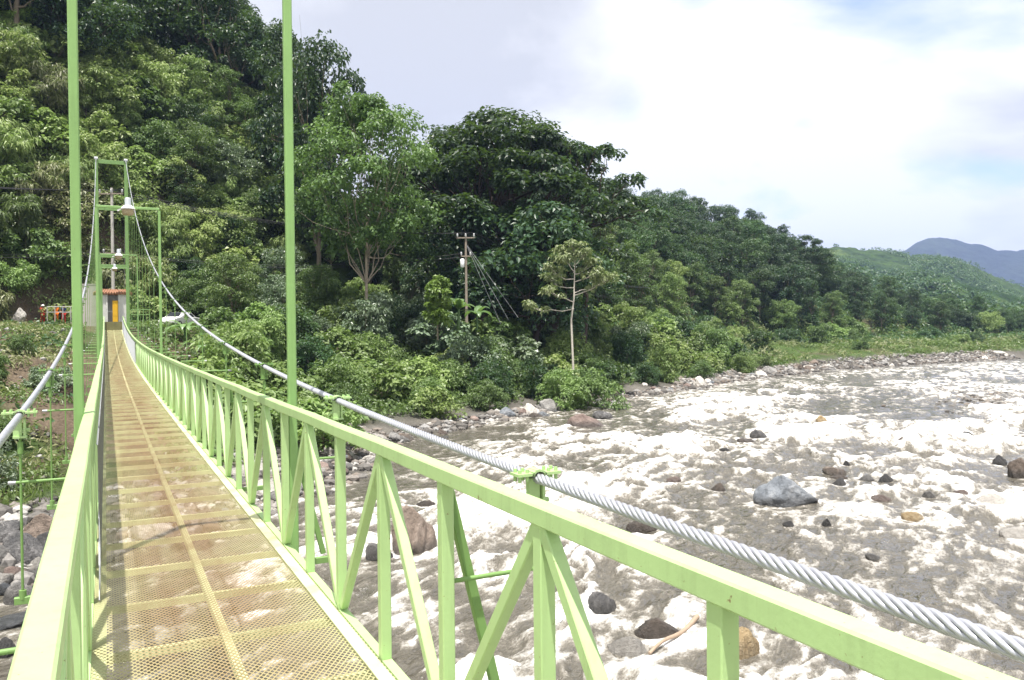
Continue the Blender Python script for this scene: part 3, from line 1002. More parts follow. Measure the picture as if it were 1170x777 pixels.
def child(name, mb, mat, parent=None):
    """mesh in world coordinates hung under the bridge (or one of its parts)"""
    me = mb.mesh(name) if isinstance(mb, MB) else mb
    par = parent or bridge
    o = link(name, me, mat, par)
    if par is bridge:
        o.matrix_parent_inverse = Matrix.Translation(-BO)
    return o


# deck of expanded metal -------------------------------------------------
mt, n, out = newmat('expanded_metal_deck')
co = geo_co(n)
sp = n.n('ShaderNodeSeparateXYZ'); n.set(sp, 0, co)
def tri(v, p):
    f = n.math('FRACT', n.math('DIVIDE', v, p))
    return n.math('ABSOLUTE', n.math('MULTIPLY_ADD', f, 2.0, -1.0))
dd = n.math('ADD', tri(sp.outputs[0], 0.030), tri(sp.outputs[1], 0.046))
wire = n.math('LESS_THAN', n.math('ABSOLUTE', n.math('SUBTRACT', dd, 1.0)), 0.29)
patch = n.noise(co, 0.9, 5, 0.6)
mp = n.n('ShaderNodeMapping'); n.set(mp, 'Vector', co); mp.inputs['Scale'].default_value = (2.2, 0.35, 1)
wear = n.noise(mp.outputs[0], 1.6, 5, 0.6)
ctr = n.math('ABSOLUTE', n.math('DIVIDE', n.math('SUBTRACT', sp.outputs[0], CXB), 0.68))
mid_ = n.math('SUBTRACT', 1.0, n.math('POWER', ctr, 3.0), clamp=True)
far_y = n.ramp(n.math('DIVIDE', sp.outputs[1], 72.0), [(0.02, 0.45), (0.07, 1.0), (0.5, 1.0), (0.85, 0.75), (1.0, 0.4)])
rustk = n.math('MULTIPLY', n.math('MULTIPLY', mid_, far_y), n.ramp(n.math('ADD', n.math('MULTIPLY', wear, 0.6), n.math('MULTIPLY', patch, 0.4)), [(0.34, 0.55), (0.54, 1.0)]), clamp=True)
paint = n.mix(patch, (0.39, 0.42, 0.19), (0.45, 0.45, 0.26))
rustc = n.mix(n.noise(co, 7, 4), (0.165, 0.105, 0.050), (0.31, 0.205, 0.105))
col = n.mix(rustk, paint, rustc)
pb = n.n('ShaderNodeBsdfPrincipled')
n.set(pb, 'Base Color', col); pb.inputs['Roughness'].default_value = 0.65; pb.inputs['Specular IOR Level'].default_value = 0.3
tr = n.n('ShaderNodeBsdfTransparent')
mx = n.n('ShaderNodeMixShader'); n.set(mx, 0, wire)
n.t.links.new(tr.outputs[0], mx.inputs[1]); n.t.links.new(pb.outputs[0], mx.inputs[2]); n.t.links.new(mx.outputs[0], out.inputs['Surface'])
ys = np.concatenate([np.arange(yk(K0), DEND, S / 2), [DEND]])
vs = []; fs = []
for i, y in enumerate(ys):
    jz = RNG.uniform(-0.003, 0.0)
    vs += [(LX + 0.02, y, dz(y) + jz), (RX - 0.02, y, dz(y) - 0.003 - jz)]
    if i:
        fs.append((2 * i - 2, 2 * i - 1, 2 * i + 1, 2 * i))
child('mesh_deck', npmesh('mesh_deck', vs, np.array(fs)), mt)

# long members under the mesh: centre flat, two edge angles
def run(mb, x, w, h, z_off, y0=None, y1=None, step=S, bev=0.0, mi=0, jit=0.0):
    """continuous box section following the deck curve"""
    y0 = yk(K0) if y0 is None else y0; y1 = DEND if y1 is None else y1
    ys = np.arange(y0, y1 + 1e-3, step)
    if ys[-1] < y1 - 1e-2: ys = np.append(ys, y1)
    vs = []
    c = bev
    pr = [(-w / 2 + c, -h / 2), (w / 2 - c, -h / 2), (w / 2, -h / 2 + c), (w / 2, h / 2 - c), (w / 2 - c, h / 2), (-w / 2 + c, h / 2), (-w / 2, h / 2 - c), (-w / 2, -h / 2 + c)] if c else [(-w / 2, -h / 2), (w / 2, -h / 2), (w / 2, h / 2), (-w / 2, h / 2)]
    k = len(pr)
    for y in ys:
        jx, jz = RNG.uniform(-jit, jit), RNG.uniform(-jit, jit)
        vs += [(x + a + jx, y, dz(y) + z_off + b + jz) for a, b in pr]
    fs = [(i * k + j, i * k + (j + 1) % k, (i + 1) * k + (j + 1) % k, (i + 1) * k + j) for i in range(len(ys) - 1) for j in range(k)]
    fs += [tuple(range(k))[::-1], tuple(range((len(ys) - 1) * k, len(ys) * k))]
    mb.add(vs, [q[::-1] for q in fs], mi)
    return mb


child('stringer', run(MB(), CXB + 0.005, 0.045, 0.035, -0.022), M['floor_bar'])
for x, sg in ((LX + 0.06, 1), (RX - 0.075, -1)):
    mb = run(MB(), x, 0.07, 0.008, -0.012 if sg > 0 else 0.0075)
    run(mb, x - sg * 0.04, 0.012, 0.11, -0.060)
    child('edge_angle', mb, M['floor_bar'])
# cross beams: one mesh, copied
mb = MB(); mb.bar((LX - 0.05, 0, 0), (RX + 0.05, 0, 0), 0.034, 0.045)
me = mb.mesh('cross_beam')
for k in range(K0, K1):
    o = child('cross_beam', me, M['floor_bar'])
    o.location = (0, yk(k), dz(yk(k)) - 0.063)

RH = 1.10
PORT = [6, 26, 46, 66]


def rail_z(d):
    return dz(d) + RH


for sx, X in ((-1, LX), (1, RX)):
    mb = run(MB(), X, 0.070, 0.065, RH - 0.033, bev=0.006, jit=0.0028)
    run(mb, X, 0.050, 0.060, -0.022)
    rl = child('railing', mb, M['green'])
    pm = MB(); pm.bar((0, 0, 0.010), (0, 0, RH - 0.064), 0.054, 0.054, up=(0, 1, 0), bev=0.004)
    pme = pm.mesh('post'); pme.materials.append(M['green'])
    bme = []
    for dirn in (1, -1):
        b_ = MB(); b_.bar((0, 0.02 * dirn, RH - 0.075), (0, (S - 0.045) * dirn, 0.035), 0.048, 0.046, up=(1, 0, 0), bev=0.004)
        q = b_.mesh('brace'); q.materials.append(M['green']); bme.append(q)
    rest_p = MB(); rest_b = MB()
    for k in range(K0, K1):
        y = yk(k)
        if k <= 44:
            o = child('post', pme, None, rl); o.location = (X, y, dz(y))
        else:
            rest_p.bar((X, y, dz(y) + 0.01), (X, y, rail_z(y) - 0.064), 0.054, 0.054, up=(0, 1, 0))
        if k % 2:      # apex posts carry two braces
            for dirn, q in ((1, bme[0]), (-1, bme[1])):
                y2 = yk(k + dirn)
                if k + dirn < K0 or k + dirn > K1: continue
                if k <= 44:
                    o = child('brace', q, None, rl); o.location = (X, y, dz((y + y2) / 2))
                else:
                    rest_b.bar((X, y + 0.02 * dirn, rail_z(y) - 0.075), (X, y2 - 0.045 * dirn, dz(y2) + 0.035), 0.042, 0.042, up=(1, 0, 0))
    o = child('post', rest_p, M['green'], rl); o['kind'] = 'stuff'
    o = child('brace', rest_b, M['green'], rl); o['kind'] = 'stuff'

# chain-link panels
def chain_link(x, y0, y1, z0, z1):
    mb = MB(); p = 0.066 if x < CXB else 0.09; w = 0.0046 if x < CXB else 0.003
    H = z1 - z0
    for i in range(int((y1 - y0) / p)):
        y = y0 + i * p
        b0 = dz(y + H / 2) + z0
        mb.bar((x, y, b0), (x, y + H, b0 + H), w, w)
        mb.bar((x + w, y + H, b0), (x + w, y, b0 + H), w, w)
    for zz in (z0, z1):
        pts = [(x, y, dz(y) + zz) for y in np.arange(y0, y1, 0.8)]
        mb.tube(pts, 0.004, 4)
    return mb


child('chain_link_mesh', chain_link(LX + 0.056, 5.6, 71.0, 0.02, 0.98), M['galvmid'])
child('chain_link_mesh', chain_link(RX - 0.058, 40.0, 71.0, 0.02, 0.98), M['galvdark'])

# main cables ------------------------------------------------------------
DT = 71.5                          # tower


def cab_z(d):
    return EYE[2] - 0.665 + 0.00292 * d * d * (1.0 - 0.0004 * abs(d))


CZT = cab_z(DT)


def cab_x(sx, d):
    half = 1.10 - 0.05 * min(1.0, abs(d) / DT)
    return CXB + sx * half


def cab_pt(sx, d):
    return Vector((cab_x(sx, d), d, cab_z(d)))


for sx in (-1, 1):
    mb = MB()
    dn = 26.0
    ys = np.arange(-3.0, dn, 0.022)
    lay, nst, ro, rs = 0.23, 6, 0.0160, 0.0083
    for s in range(nst):
        pts = []
        for y in ys:
            c = cab_pt(sx, y)
            a = 2 * math.pi * (-y / lay + s / nst)
            pts.append(c + Vector((math.cos(a) * ro, 0, math.sin(a) * ro)))
        mb.tube(pts, rs, 6)
    mb.tube([cab_pt(sx, y) for y in np.arange(-3, dn + 0.5, 0.5)], 0.0125, 6)
    mb.tube([cab_pt(sx, y) for y in np.arange(dn - 0.05, DT + 0.01, 0.75)] + [cab_pt(sx, DT)], 0.024, 8)
    # back-stay down to the bank behind the tower
    mb.tube([cab_pt(sx, DT), Vector((cab_x(sx, DT), DT + 16, 9.2))], 0.024, 8)
    child('main_cable', mb, M['cable'])


def strut_h(d):
    return 0.62 + 0.50 * float(sstep(5, 15, d))


for sx, X in ((-1, LX), (1, RX)):
    for i, k in enumerate(range(-2, K1 - 1, 4)):
        y = yk(k)
        xc = cab_x(sx, y)
        zc = cab_z(y)
        zb = dz(y) - 0.12
        mb = MB()
        # threaded hanger rod between the yoke and the outrigger foot
        top = zc - 0.16
        if top > zb + 0.2:
            mb.tube([(xc, y, zb), (xc, y, top)], 0.009, 6)
            mb.tube([(xc, y, zb - 0.03), (xc, y, zb + 0.03)], 0.024, 6)
            mb.tube([(xc, y, top - 0.10), (xc, y, top - 0.02)], 0.019, 6)
        h = child('hanger', mb, M['hanger'])
        # clamp: saddle plates with four bolts and a forked yoke
        cm = MB()
        cm.box((xc - 0.066, y, zc + 0.020), (0.078, 0.080, 0.012))
        cm.box((xc + 0.066, y, zc + 0.020), (0.078, 0.080, 0.012))
        arc = [(xc + 0.030 * math.cos(a), zc + 0.014 + 0.022 * math.sin(a)) for a in np.linspace(math.pi, 0, 7)]
        for (x0, z0_), (x1, z1_) in zip(arc[:-1], arc[1:]):
            cm.bar((x0, y, z0_), (x1, y, z1_), 0.080, 0.010)
        for bx in (-0.088, -0.052, 0.052, 0.088):
            for by in (-0.022, 0.022):
                cm.tube([(xc + bx, y + by, zc - 0.012), (xc + bx, y + by, zc + 0.042)], 0.008, 6)
        cm.box((xc - 0.014, y, zc - 0.075), (0.052, 0.030, 0.150))
        cm.box((xc + 0.028, y + 0.005, zc - 0.085), (0.012, 0.060, 0.120))
        cm.box((xc, y, zc - 0.146), (0.082, 0.060, 0.014))
        cm.tube([(xc - 0.06, y, zc - 0.10), (xc + 0.06, y, zc - 0.10)], 0.012, 8)
        child('clamp', cm, M['hanger'] if y > 8 else M['green'], h)
        # outrigger: floor beam end, sloping stay to the rail, thin spreader rod
        om = MB()
        om.bar((X, y + 0.0, dz(y) - 0.160), (xc + sx * 0.05, y, dz(y) - 0.160), 0.036, 0.05, bev=0.004)
        om.bar((X + sx * 0.030, y + 0.05, rail_z(y) - 0.10), (X + sx * 0.30, y + 0.05, dz(y) - 0.12), 0.04, 0.04, up=(0, 1, 0), bev=0.003)
        zs = dz(y) + strut_h(y)
        om.tube([(X + sx * 0.02, y, zs), (xc + sx * 0.035, y, zs)], 0.011, 6)
        om.tube([(xc + sx * 0.03, y, zs), (xc + sx * 0.075, y, zs)], 0.0135, 6, mi=1)
        child('outrigger', om, [M['hanger'], M['galv']])

# lamp portals -----------------------------------------------------------
BEAM_H = 4.88
for k in PORT:
    y = yk(k) + 0.005
    xl, xr = LX - 0.062, RX + 0.062
    zb = dz(y)
    mb = MB()
    mb.bar((xl, y, zb + BEAM_H), (xr, y, zb + BEAM_H), 0.062, 0.062, bev=0.008)
    pmat = M['pole'] if k < 40 else M['tower']
    pf = child('lamp_portal', mb, pmat)
    for x in (xl, xr):
        pb_ = MB()
        pb_.bar((x, y, zb - 0.12), (x, y, zb + BEAM_H - 0.039), 0.064, 0.064, up=(0, 1, 0), bev=0.008)
        child('pole', pb_, pmat, pf)
    lb = MB()
    cx_ = CXB
    zt = zb + BEAM_H
    lb.lathe([(0, 0.208), (0.06, 0.208), (0.076, 0.184), (0.076, 0.04), (0.088, 0.016), (0.088, -0.016), (0, -0.016)], (cx_, y, zt + 0.05), 18, 0)
    lb.lathe([(0.06, 0.024), (0.104, 0.008), (0.164, -0.048), (0.1776, -0.08), (0.1696, -0.084), (0.096, -0.016)], (cx_, y, zt + 0.04), 22, 1)
    lb.bar((cx_ - 0.14, y, zt - 0.02), (cx_ - 0.25, y, zt - 0.09), 0.04, 0.04, mi=1)
    lamp = child('lamp_head', lb, [M['lampgrey'], M['white']])
    gb = MB()
    gb.lathe([(0.152, -0.0576), (0.152, -0.088), (0.1376, -0.16), (0.116, -0.192), (0, -0.208)], (cx_, y, zt + 0.0), 22)
    child('lamp_bowl', gb, M['lampglass'], lamp)

# tower ------------------------------------------------------------------
mb = MB()
zb = dz(DEND)
TX = [cab_x(-1, DT), cab_x(1, DT)]
zg = hgt(CXB, DT) - 1.5
for x in TX:
    mb.bar((x, DT, zg), (x, DT, CZT - 0.10), 0.26, 0.26, up=(0, 1, 0), bev=0.02)
tw = child('tower', mb, M['tower'])
for zz in (CZT - 0.25, CZT - 3.9, CZT - 7.6, zb + 5.0):
    b_ = MB(); b_.bar((TX[0] + 0.13, DT, zz), (TX[1] - 0.13, DT, zz), 0.22, 0.30, bev=0.01)
    child('tower_beam', b_, M['tower'], tw)
for x in TX:
    b_ = MB(); b_.box((x, DT, CZT - 0.05), (0.30, 0.36, 0.10)); b_.tube([(x - 0.12, DT, CZT + 0.01), (x + 0.12, DT, CZT + 0.01)], 0.10, 14)
    child('cable_saddle', b_, M['galv'], tw)

# landing at the end of the deck
mb = MB()
mb.box((CXB, DEND + 0.35, dz(DEND) - 0.60), (1.34, 0.66, 2.5))
mb.box((CXB, DEND + 0.36, dz(DEND) - 1.3), (2.6, 0.60, 2.4))
child('abutment', mb, M['moss'])

# ------------------------------------------------------------------ things at the far landing
def ray_ground(px, py, z0=6.0, z1=120.0):
    """where the line of sight through a photo pixel meets the terrain"""
    Zs = np.arange(z0, z1, 0.25)
    q = np.array([P(px, py, z) for z in Zs])
    t = terrain(q[:, 0], q[:, 1])
    hit = np.nonzero(q[:, 2] <= t)[0]
    i = hit[0] if len(hit) else len(Zs) - 1
    return q[i], Zs[i]


# open shelter with a clay roof and a yellow door panel
GZ = dz(DEND) + 0.60
GY = DEND + 2.6
gh = thing('gate_shelter', 'small grey shelter with an orange clay roof and yellow door behind the bridge tower', 'shelter', (CXB, GY, GZ))
mb = MB()
for x in (-1.05, -0.45, 0.45, 1.05):
    mb.box((x, -0.8, 0.95), (0.12, 0.12, 2.7))
mb.box((0, 0.8, 0.95), (2.2, 0.12, 2.7)); mb.box((-1.05, 0, 0.95), (0.11, 1.48, 2.7)); mb.box((1.05, 0, 0.95), (0.11, 1.48, 2.7))
for x in (-0.75, 0.75):
    mb.box((x, -0.80, 0.95), (0.475, 0.06, 2.7))
mb.build('wall', M['shelterwall'], gh)
mb = MB()
mb.add([(-1.45, -1.0, 2.30), (1.45, -1.0, 2.30), (1.1, 0, 2.62), (-1.1, 0, 2.62), (-1.45, 1.2, 2.30), (1.45, 1.2, 2.30), (-1.45, -1.0, 2.42), (1.45, -1.0, 2.42), (1.1, 0, 2.74), (-1.1, 0, 2.74), (-1.45, 1.2, 2.42), (1.45, 1.2, 2.42)],
       [(0, 3, 2, 1), (3, 4, 5, 2), (6, 7, 8, 9), (9, 8, 11, 10), (0, 1, 7, 6), (4, 10, 11, 5), (0, 6, 9, 3), (3, 9, 10, 4), (1, 2, 8, 7), (2, 5, 11, 8)])
for i in range(14):
    x = -1.32 + i * 0.203
    mb.tube([(x, -1.04, 2.43), (x * 0.80, -0.02, 2.75)], 0.05, 6)
mb.build('roof', M['roof'], gh)
mb = MB(); mb.box((0.16, -0.80, 0.85), (0.40, 0.06, 1.9)); mb.box((0.16, -0.835, 1.1), (0.30, 0.012, 1.1)); mb.build('door', M['yellow'], gh)
mb = MB()
for i in range(11):
    mb.tube([(-0.40 + i * 0.08, -0.77, -0.35), (-0.40 + i * 0.08, -0.77, 2.2)], 0.012, 5)
mb.tube([(-0.42, -0.77, 0.9), (0.42, -0.77, 0.9)], 0.014, 5); mb.build('bars', M['galv'], gh)

# plain grey retaining wall left of the tower
q = P(99, 375, 73.5)
mb = MB(); mb.box((0, 0, 0), (1.9, 0.30, 4.2)); mb.box((0, 0, 2.14), (2.0, 0.36, 0.08))
o = mb.build('concrete_wall', M['concrete']); o.location = (q[0], q[1], P(99, 352, 73.5)[2]); o.rotation_euler = (0, 0, -0.1)
tag(o, 'short weathered grey concrete wall beside the bridge tower', 'wall')

# pipe guard rails
def pipe_fence(name, pts, h, lab, mat, cat='fence', nr=2):
    t = thing(name, lab, cat, pts[0])
    o0 = Vector(pts[0])
    for a in pts:
        mb = MB(); a = Vector(a) - o0
        mb.tube([a + Vector((0, 0, -0.6)), a + Vector((0, 0, h))], 0.04, 8); mb.build('post', mat, t)
    for j in range(nr):
        mb = MB(); zz = h * (1 - 0.45 * j)
        mb.tube([Vector(a) - o0 + Vector((0, 0, zz)) for a in pts], 0.032, 8); mb.build('rail', mat, t)
    return t


fp = []
for i in range(5):
    q = P(54 + i * 9.0, 364.5, 76)
    fp.append((q[0], q[1], q[2]))
pipe_fence('guard_rail', fp, 1.15, 'white pipe guard rail in front of the people on the far road', M['railwhite'])
fp = []
for i in range(4):
    q = P(150 + i * 7, 367, 74)
    fp.append((q[0], q[1], q[2]))
pipe_fence('guard_rail', fp, 1.05, 'green pipe guard rail on the earth bank behind the tower', M['tower'])

# people ---------------------------------------------------------------
def skin_obj(name, joints, edges, radii, mat, parent, sub=2):
    me = bpy.data.meshes.new(name)
    me.from_pydata(joints, edges, [])
    o = link(name, me, mat, parent)
    md = o.modifiers.new('skin', 'SKIN'); md.use_smooth_shade = True
    if not me.skin_vertices:
        return o
    for v, r in zip(me.skin_vertices[0].data, radii):
        v.radius = (r, r) if not isinstance(r, tuple) else r
    me.skin_vertices[0].data[0].use_root = True
    o.modifiers.new('sub', 'SUBSURF').levels = sub
    o.modifiers['sub'].render_levels = sub
    return o


def person(loc, rz, label, shirt, trousers, cap=None, pose=0, group=None):
    t = thing('person', label, 'person', loc, rz)
    # joints: 0 pelvis 1 waist 2 chest 3 neck 4 head 5 crown 6-8 L arm 9-11 R arm 12-14 L leg 15-17 R leg
    bend = 0.10 if pose else 0.0
    J = [(0, 0, .93), (0, -.01, 1.10), (0, -.02 - bend * .5, 1.36), (0, -.02 - bend, 1.50), (0, -.04 - bend, 1.60), (0, -.03 - bend, 1.70),
         (.19, -.01 - bend * .6, 1.42), (.26, -.02, 1.14), (.23, -.20 if pose else -.08, .95),
         (-.19, -.01 - bend * .6, 1.42), (-.27, -.01, 1.14), (-.20, -.24 if pose else -.05, 1.00 if pose else .92),
         (.10, 0, .88), (.11, -.02, .48), (.12, .02, .07), (.13, -.14, .03),
         (-.10, 0, .88), (-.11, .01, .48), (-.13, .06, .07), (-.13, -.10, .03)]
    E = [(0, 1), (1, 2), (2, 3), (3, 4), (4, 5), (2, 6), (6, 7), (7, 8), (2, 9), (9, 10), (10, 11), (0, 12), (12, 13), (13, 14), (14, 15), (0, 16), (16, 17), (17, 18), (18, 19)]
    Rd = [.13, .12, .14, .055, .09, .075, .055, .042, .035, .055, .042, .035, .085, .06, .04, .035, .085, .06, .04, .035]
    skin_obj('body', J, E, Rd, M['skin'], t)
    sj = [J[0], J[1], J[2], (J[3][0], J[3][1], J[3][2] - .04), J[6], ((J[6][0] + J[7][0]) / 2, J[6][1], (J[6][2] + J[7][2]) / 2), J[9], ((J[9][0] + J[10][0]) / 2, J[9][1], (J[9][2] + J[10][2]) / 2)]
    skin_obj('shirt', sj, [(0, 1), (1, 2), (2, 3), (2, 4), (4, 5), (2, 6), (6, 7)], [.16, .15, .17, .075, .08, .07, .08, .07], M[shirt], t)
    tj = [J[0], J[12], J[13], (J[14][0], J[14][1], .12), J[16], J[17], (J[18][0], J[18][1], .12)]
    skin_obj('trousers', tj, [(0, 1), (1, 2), (2, 3), (0, 4), (4, 5), (5, 6)], [.155, .11, .08, .065, .11, .08, .065], M[trousers], t)
    mb = MB()
    hx, hy, hz = J[5]
    if cap:
        mb.lathe([(0.17, 0.0), (0.165, 0.015), (0.11, 0.03), (0.10, 0.09), (0.06, 0.13), (0.0, 0.14)], (hx, hy, hz - .03), 16)
        mb.build('hat', M[cap], t)
    else:
        mb.lathe([(0.085, -0.10), (0.105, -0.02), (0.095, 0.05), (0.05, 0.09), (0.0, 0.10)], (hx, hy + .02, hz - .01), 14)
        mb.build('hair', M['hair'], t)
    return t


for px, base, lab, sh, tr_, cap, pose in (
        (64.5, 370.5, 'person in a bright orange top and orange trousers standing behind the white guard rail', 'orange', 'orange', None, 0),
        (49, 372.5, 'person in red clothes and a white hat standing behind the white guard rail', 'red', 'red', 'whitecloth', 1),
        (73, 372.0, 'person in a dark blue top and red trousers standing behind the white guard rail', 'navy', 'red', None, 1)):
    q = P(px, base, 77.5)
    person((q[0], q[1], hgt(q[0], q[1]) + 0.02), 0.3, lab, sh, tr_, cap, pose)
# ledge of packed earth carrying the road there
q0 = P(-20, 373, 79); q1 = P(110, 373, 79)

# white boulder on the road edge
q = P(22, 360, 75)
put_rock('boulder', q[0], q[1], q[2] - 0.1, 0.62, 0.5, 0.8, 'pale', 'rounded whitish boulder at the road edge among bushes', rot=0.4)

# white car parked above the bank
def car(loc, rz, label):
    t = thing('parked_car', label, 'car', loc, rz)
    prof = [(-2.05, .42), (-2.1, .75), (-2.0, .92), (-1.25, 1.0), (-0.75, 1.42), (0.55, 1.45), (1.15, 1.02), (1.95, .86), (2.1, .62), (2.05, .38)]
    w = 0.82
    mb = MB(); vs = []
    for sgn in (-1, 1):
        for x, z in prof:
            ins = 0.16 if z > 1.2 else 0.0
            vs.append((x, sgn * (w - ins), z))
    n_ = len(prof)
    mb.add(vs, [tuple(range(n_)), tuple(range(n_, 2 * n_))[::-1]] + [(i, n_ + i, n_ + (i + 1) % n_, (i + 1) % n_) for i in range(n_)])
    b_ = mb.build('body', M['carpaint'], t)
    md = b_.modifiers.new('bevel', 'BEVEL'); md.width = 0.06; md.segments = 3
    for sgn in (-1, 1):
        g = MB()
        for x0, x1, x2, x3 in ((-1.08, -0.72, -0.10, -0.10), (0.0, 0.0, 0.50, 0.95)):
            y0, y1 = sgn * (w + .004), sgn * (w - .135)
            g.add([(x0, y0, 1.03), (x3, y0, 1.03), (x2, y1, 1.36), (x1, y1, 1.36)], [(0, 1, 2, 3)])
        g.build('window', M['glass'], t)
    g = MB(); g.add([(1.12, -.66, 1.06), (1.12, .66, 1.06), (.62, .58, 1.42), (.62, -.58, 1.42)], [(0, 1, 2, 3)]); o = g.build('windscreen', M['glass'], t); o.location = (0.03, 0, 0.02)
    g = MB(); g.add([(-1.27, .60, 1.04), (-1.27, -.60, 1.04), (-.83, -.52, 1.38), (-.83, .52, 1.38)], [(0, 1, 2, 3)]); o = g.build('rear_window', M['glass'], t); o.location = (-0.03, 0, 0.02)
    for x in (-1.3, 1.3):
        for y in (-.78, .78):
            g = MB(); g.lathe([(0.0, -.1), (.18, -.1), (.31, -.09), (.33, -.05), (.33, .05), (.31, .09), (.18, .1), (0, .1)], (x, y, .33), 20, 0, 'y')
            wl = g.build('wheel', M['rubber'], t)
            g = MB(); g.lathe([(0, -.112), (.17, -.108), (.18, -.1)], (x, y, .33), 14, 0, 'y'); g.lathe([(.18, .1), (.17, .108), (0, .112)], (x, y, .33), 14, 0, 'y'); g.build('rim', M['galv'], wl)
    for y in (-.6, .6):
        g = MB(); g.box((2.03, y, .70), (0.10, 0.28, 0.13)); g.build('headlight', M['porcelain'], t)
    return t


q = P(206, 369, 76)
car((q[0], q[1], hgt(q[0], q[1]) + 0.12), -2.25, 'white car parked on the bank beyond the bridge handrail')
# earth embankment under the car and behind the tower
for (px, py, w, h, Zb) in ((168, 388, 4.6, 3.0, 75.5), (206, 384, 3.4, 2.3, 78.0)):
    pass


# utility poles and lines ------------------------------------------------
def utility_pole(px, base, top, Z, label, mat, arms, guys=(), r=0.13):
    b = P(px, base, Z); tp = P(px, top, Z)
    h = tp[2] - b[2]
    t = thing('utility_pole', label, 'utility pole', (b[0], b[1], b[2]), -TH)
    mb = MB(); mb.tube([(0, 0, -1.5), (0, 0, h)], [r * 1.2, r * 0.8], 12); mb.build('pole', mat, t)
    for zz, half, n_ in arms:
        mb = MB(); mb.bar((-half, -0.14, h - zz), (half, -0.14, h - zz), 0.10, 0.12); a = mb.build('crossarm', M['wood'], t)
        for i in range(n_):
            x = -half * 0.92 + i * (1.84 * half / max(1, n_ - 1))
            g = MB(); g.lathe([(0.0, 0.36), (0.05, 0.36), (0.10, 0.30), (0.06, 0.27), (0.12, 0.2), (0.06, 0.16), (0.11, 0.1), (0.03, 0.06), (0.03, 0.0)], (x, -0.14, h - zz + 0.06), 10); g.build('insulator', M['porcelain'], a)
    for gx, gz in guys:
        mb = MB(); mb.tube([(0, 0, h - 0.9), (gx, 1.0, gz)], 0.022, 5); mb.build('guy_wire', M['galv'], t)
    return t, np.array([b[0], b[1], tp[2]])


pl, ptop = utility_pole(533, 352, 268, 82, 'wooden utility pole with crossarm rising from the shrubs before the dark forest', M['wood'], ((0.35, 0.9, 3), (2.2, 0.5, 2)), ((5.2, -1.0), (4.2, -1.2), (3.4, -1.6)))
mb = MB(); mb.lathe([(0, .45), (.10, .45), (.22, .36), (.22, -.36), (.16, -.44), (0, -.44)], (-0.35, -0.3, (ptop[2] - pl.location.z) - 2.9), 16); mb.build('transformer', M['porcelain'], pl)
pw, wtop = utility_pole(130, 366, 215, 81, 'pale concrete utility pole behind the bridge tower', M['concrete'], ((0.6, 1.2, 3), (6.5, 0.9, 2)), (), 0.16)

q_left = P(-260, 190, 62); q_right = P(760, 330, 150)
lines = [(0.15, -0.8), (0.15, 0.0), (0.15, 0.8), (-1.9, -0.35), (-2.15, 0.35)]
wl = [('topmost', 'above'), ('second', 'above'), ('third', 'above'), ('fourth', 'above'), ('lowest', 'above')]
for i, (dh, dx) in enumerate(lines):
    a = ptop + np.array([_R0[0] * dx, _R0[1] * dx, dh])
    b = wtop + np.array([_R0[0] * dx, _R0[1] * dx, dh - 0.35 - (4.0 if i > 2 else 0)])
    c = q_left + np.array([_R0[0] * dx, _R0[1] * dx, dh - (4.0 if i > 2 else 0)])
    e = q_right + np.array([_R0[0] * dx, _R0[1] * dx, dh])
    mb = MB(); pp = []
    for (u, v, sag) in ((c, b, 0.6), (b, a, 1.3), (a, e, 1.6)):
        for t in np.linspace(0, 1, 14):
            w_ = u + (v - u) * t; pp.append((w_[0], w_[1], w_[2] - sag * 4 * t * (1 - t)))
    mb.tube(pp, 0.020, 5)
    nm = ['highest outer', 'highest middle', 'highest inner', 'low outer', 'low inner'][i]
    tag(mb.build('power_line', M['dark']), f'thin dark {nm} power wire crossing before the forest from pole to pole', 'wire', 'power wires strung along the far bank')

# ------------------------------------------------------------------ vegetation
def leaves(rng, cs, rad, n_per, L_, W_, up=0.55, flat=0.8, hang=0.0, cv=None):
    """leaf blades scattered round clump centres cs (N,3) with radii rad (N,)"""
    n0 = len(cs)
    idx = np.repeat(np.arange(n0), n_per)
    n_ = len(idx)
    d = rng.normal(size=(n_, 3)); d /= np.linalg.norm(d, axis=1)[:, None] + 1e-9
    flip = (d[:, 2] < 0) & (rng.random(n_) < 0.62)
    d[flip, 2] *= -1
    rr = rad[idx] * (0.55 + 0.5 * rng.random(n_) ** 0.7)
    pos = cs[idx] + d * rr[:, None] * np.array([1, 1, flat])
    nrm = d * 0.65 + np.array([0, 0, up]) + rng.normal(size=(n_, 3)) * 0.42
    nrm /= np.linalg.norm(nrm, axis=1)[:, None] + 1e-9
    t = d * np.array([1, 1, 0.2]) + rng.normal(size=(n_, 3)) * 0.6 + np.array([0, 0, -hang])
    t -= nrm * np.sum(t * nrm, 1)[:, None]
    t /= np.linalg.norm(t, axis=1)[:, None] + 1e-9
    b = np.cross(nrm, t)
    l = L_ * (0.65 + 0.7 * rng.random(n_))[:, None]; w = W_ * (0.7 + 0.6 * rng.random(n_))[:, None]
    tip = pos + t * l - np.array([0, 0, 1]) * l * (0.15 + hang * 0.3)
    midp = pos + t * l * 0.45 + nrm * l * 0.08
    v = np.stack([pos, midp + b * w, tip, midp - b * w], 1).reshape(-1, 3)
    f = np.arange(n_ * 4).reshape(-1, 4)
    cl = rng.random(n0) if cv is None else cv
    lv = np.clip(0.55 * cl[idx] + 0.45 * rng.random(n_), 0, 1)
    return v, f, lv


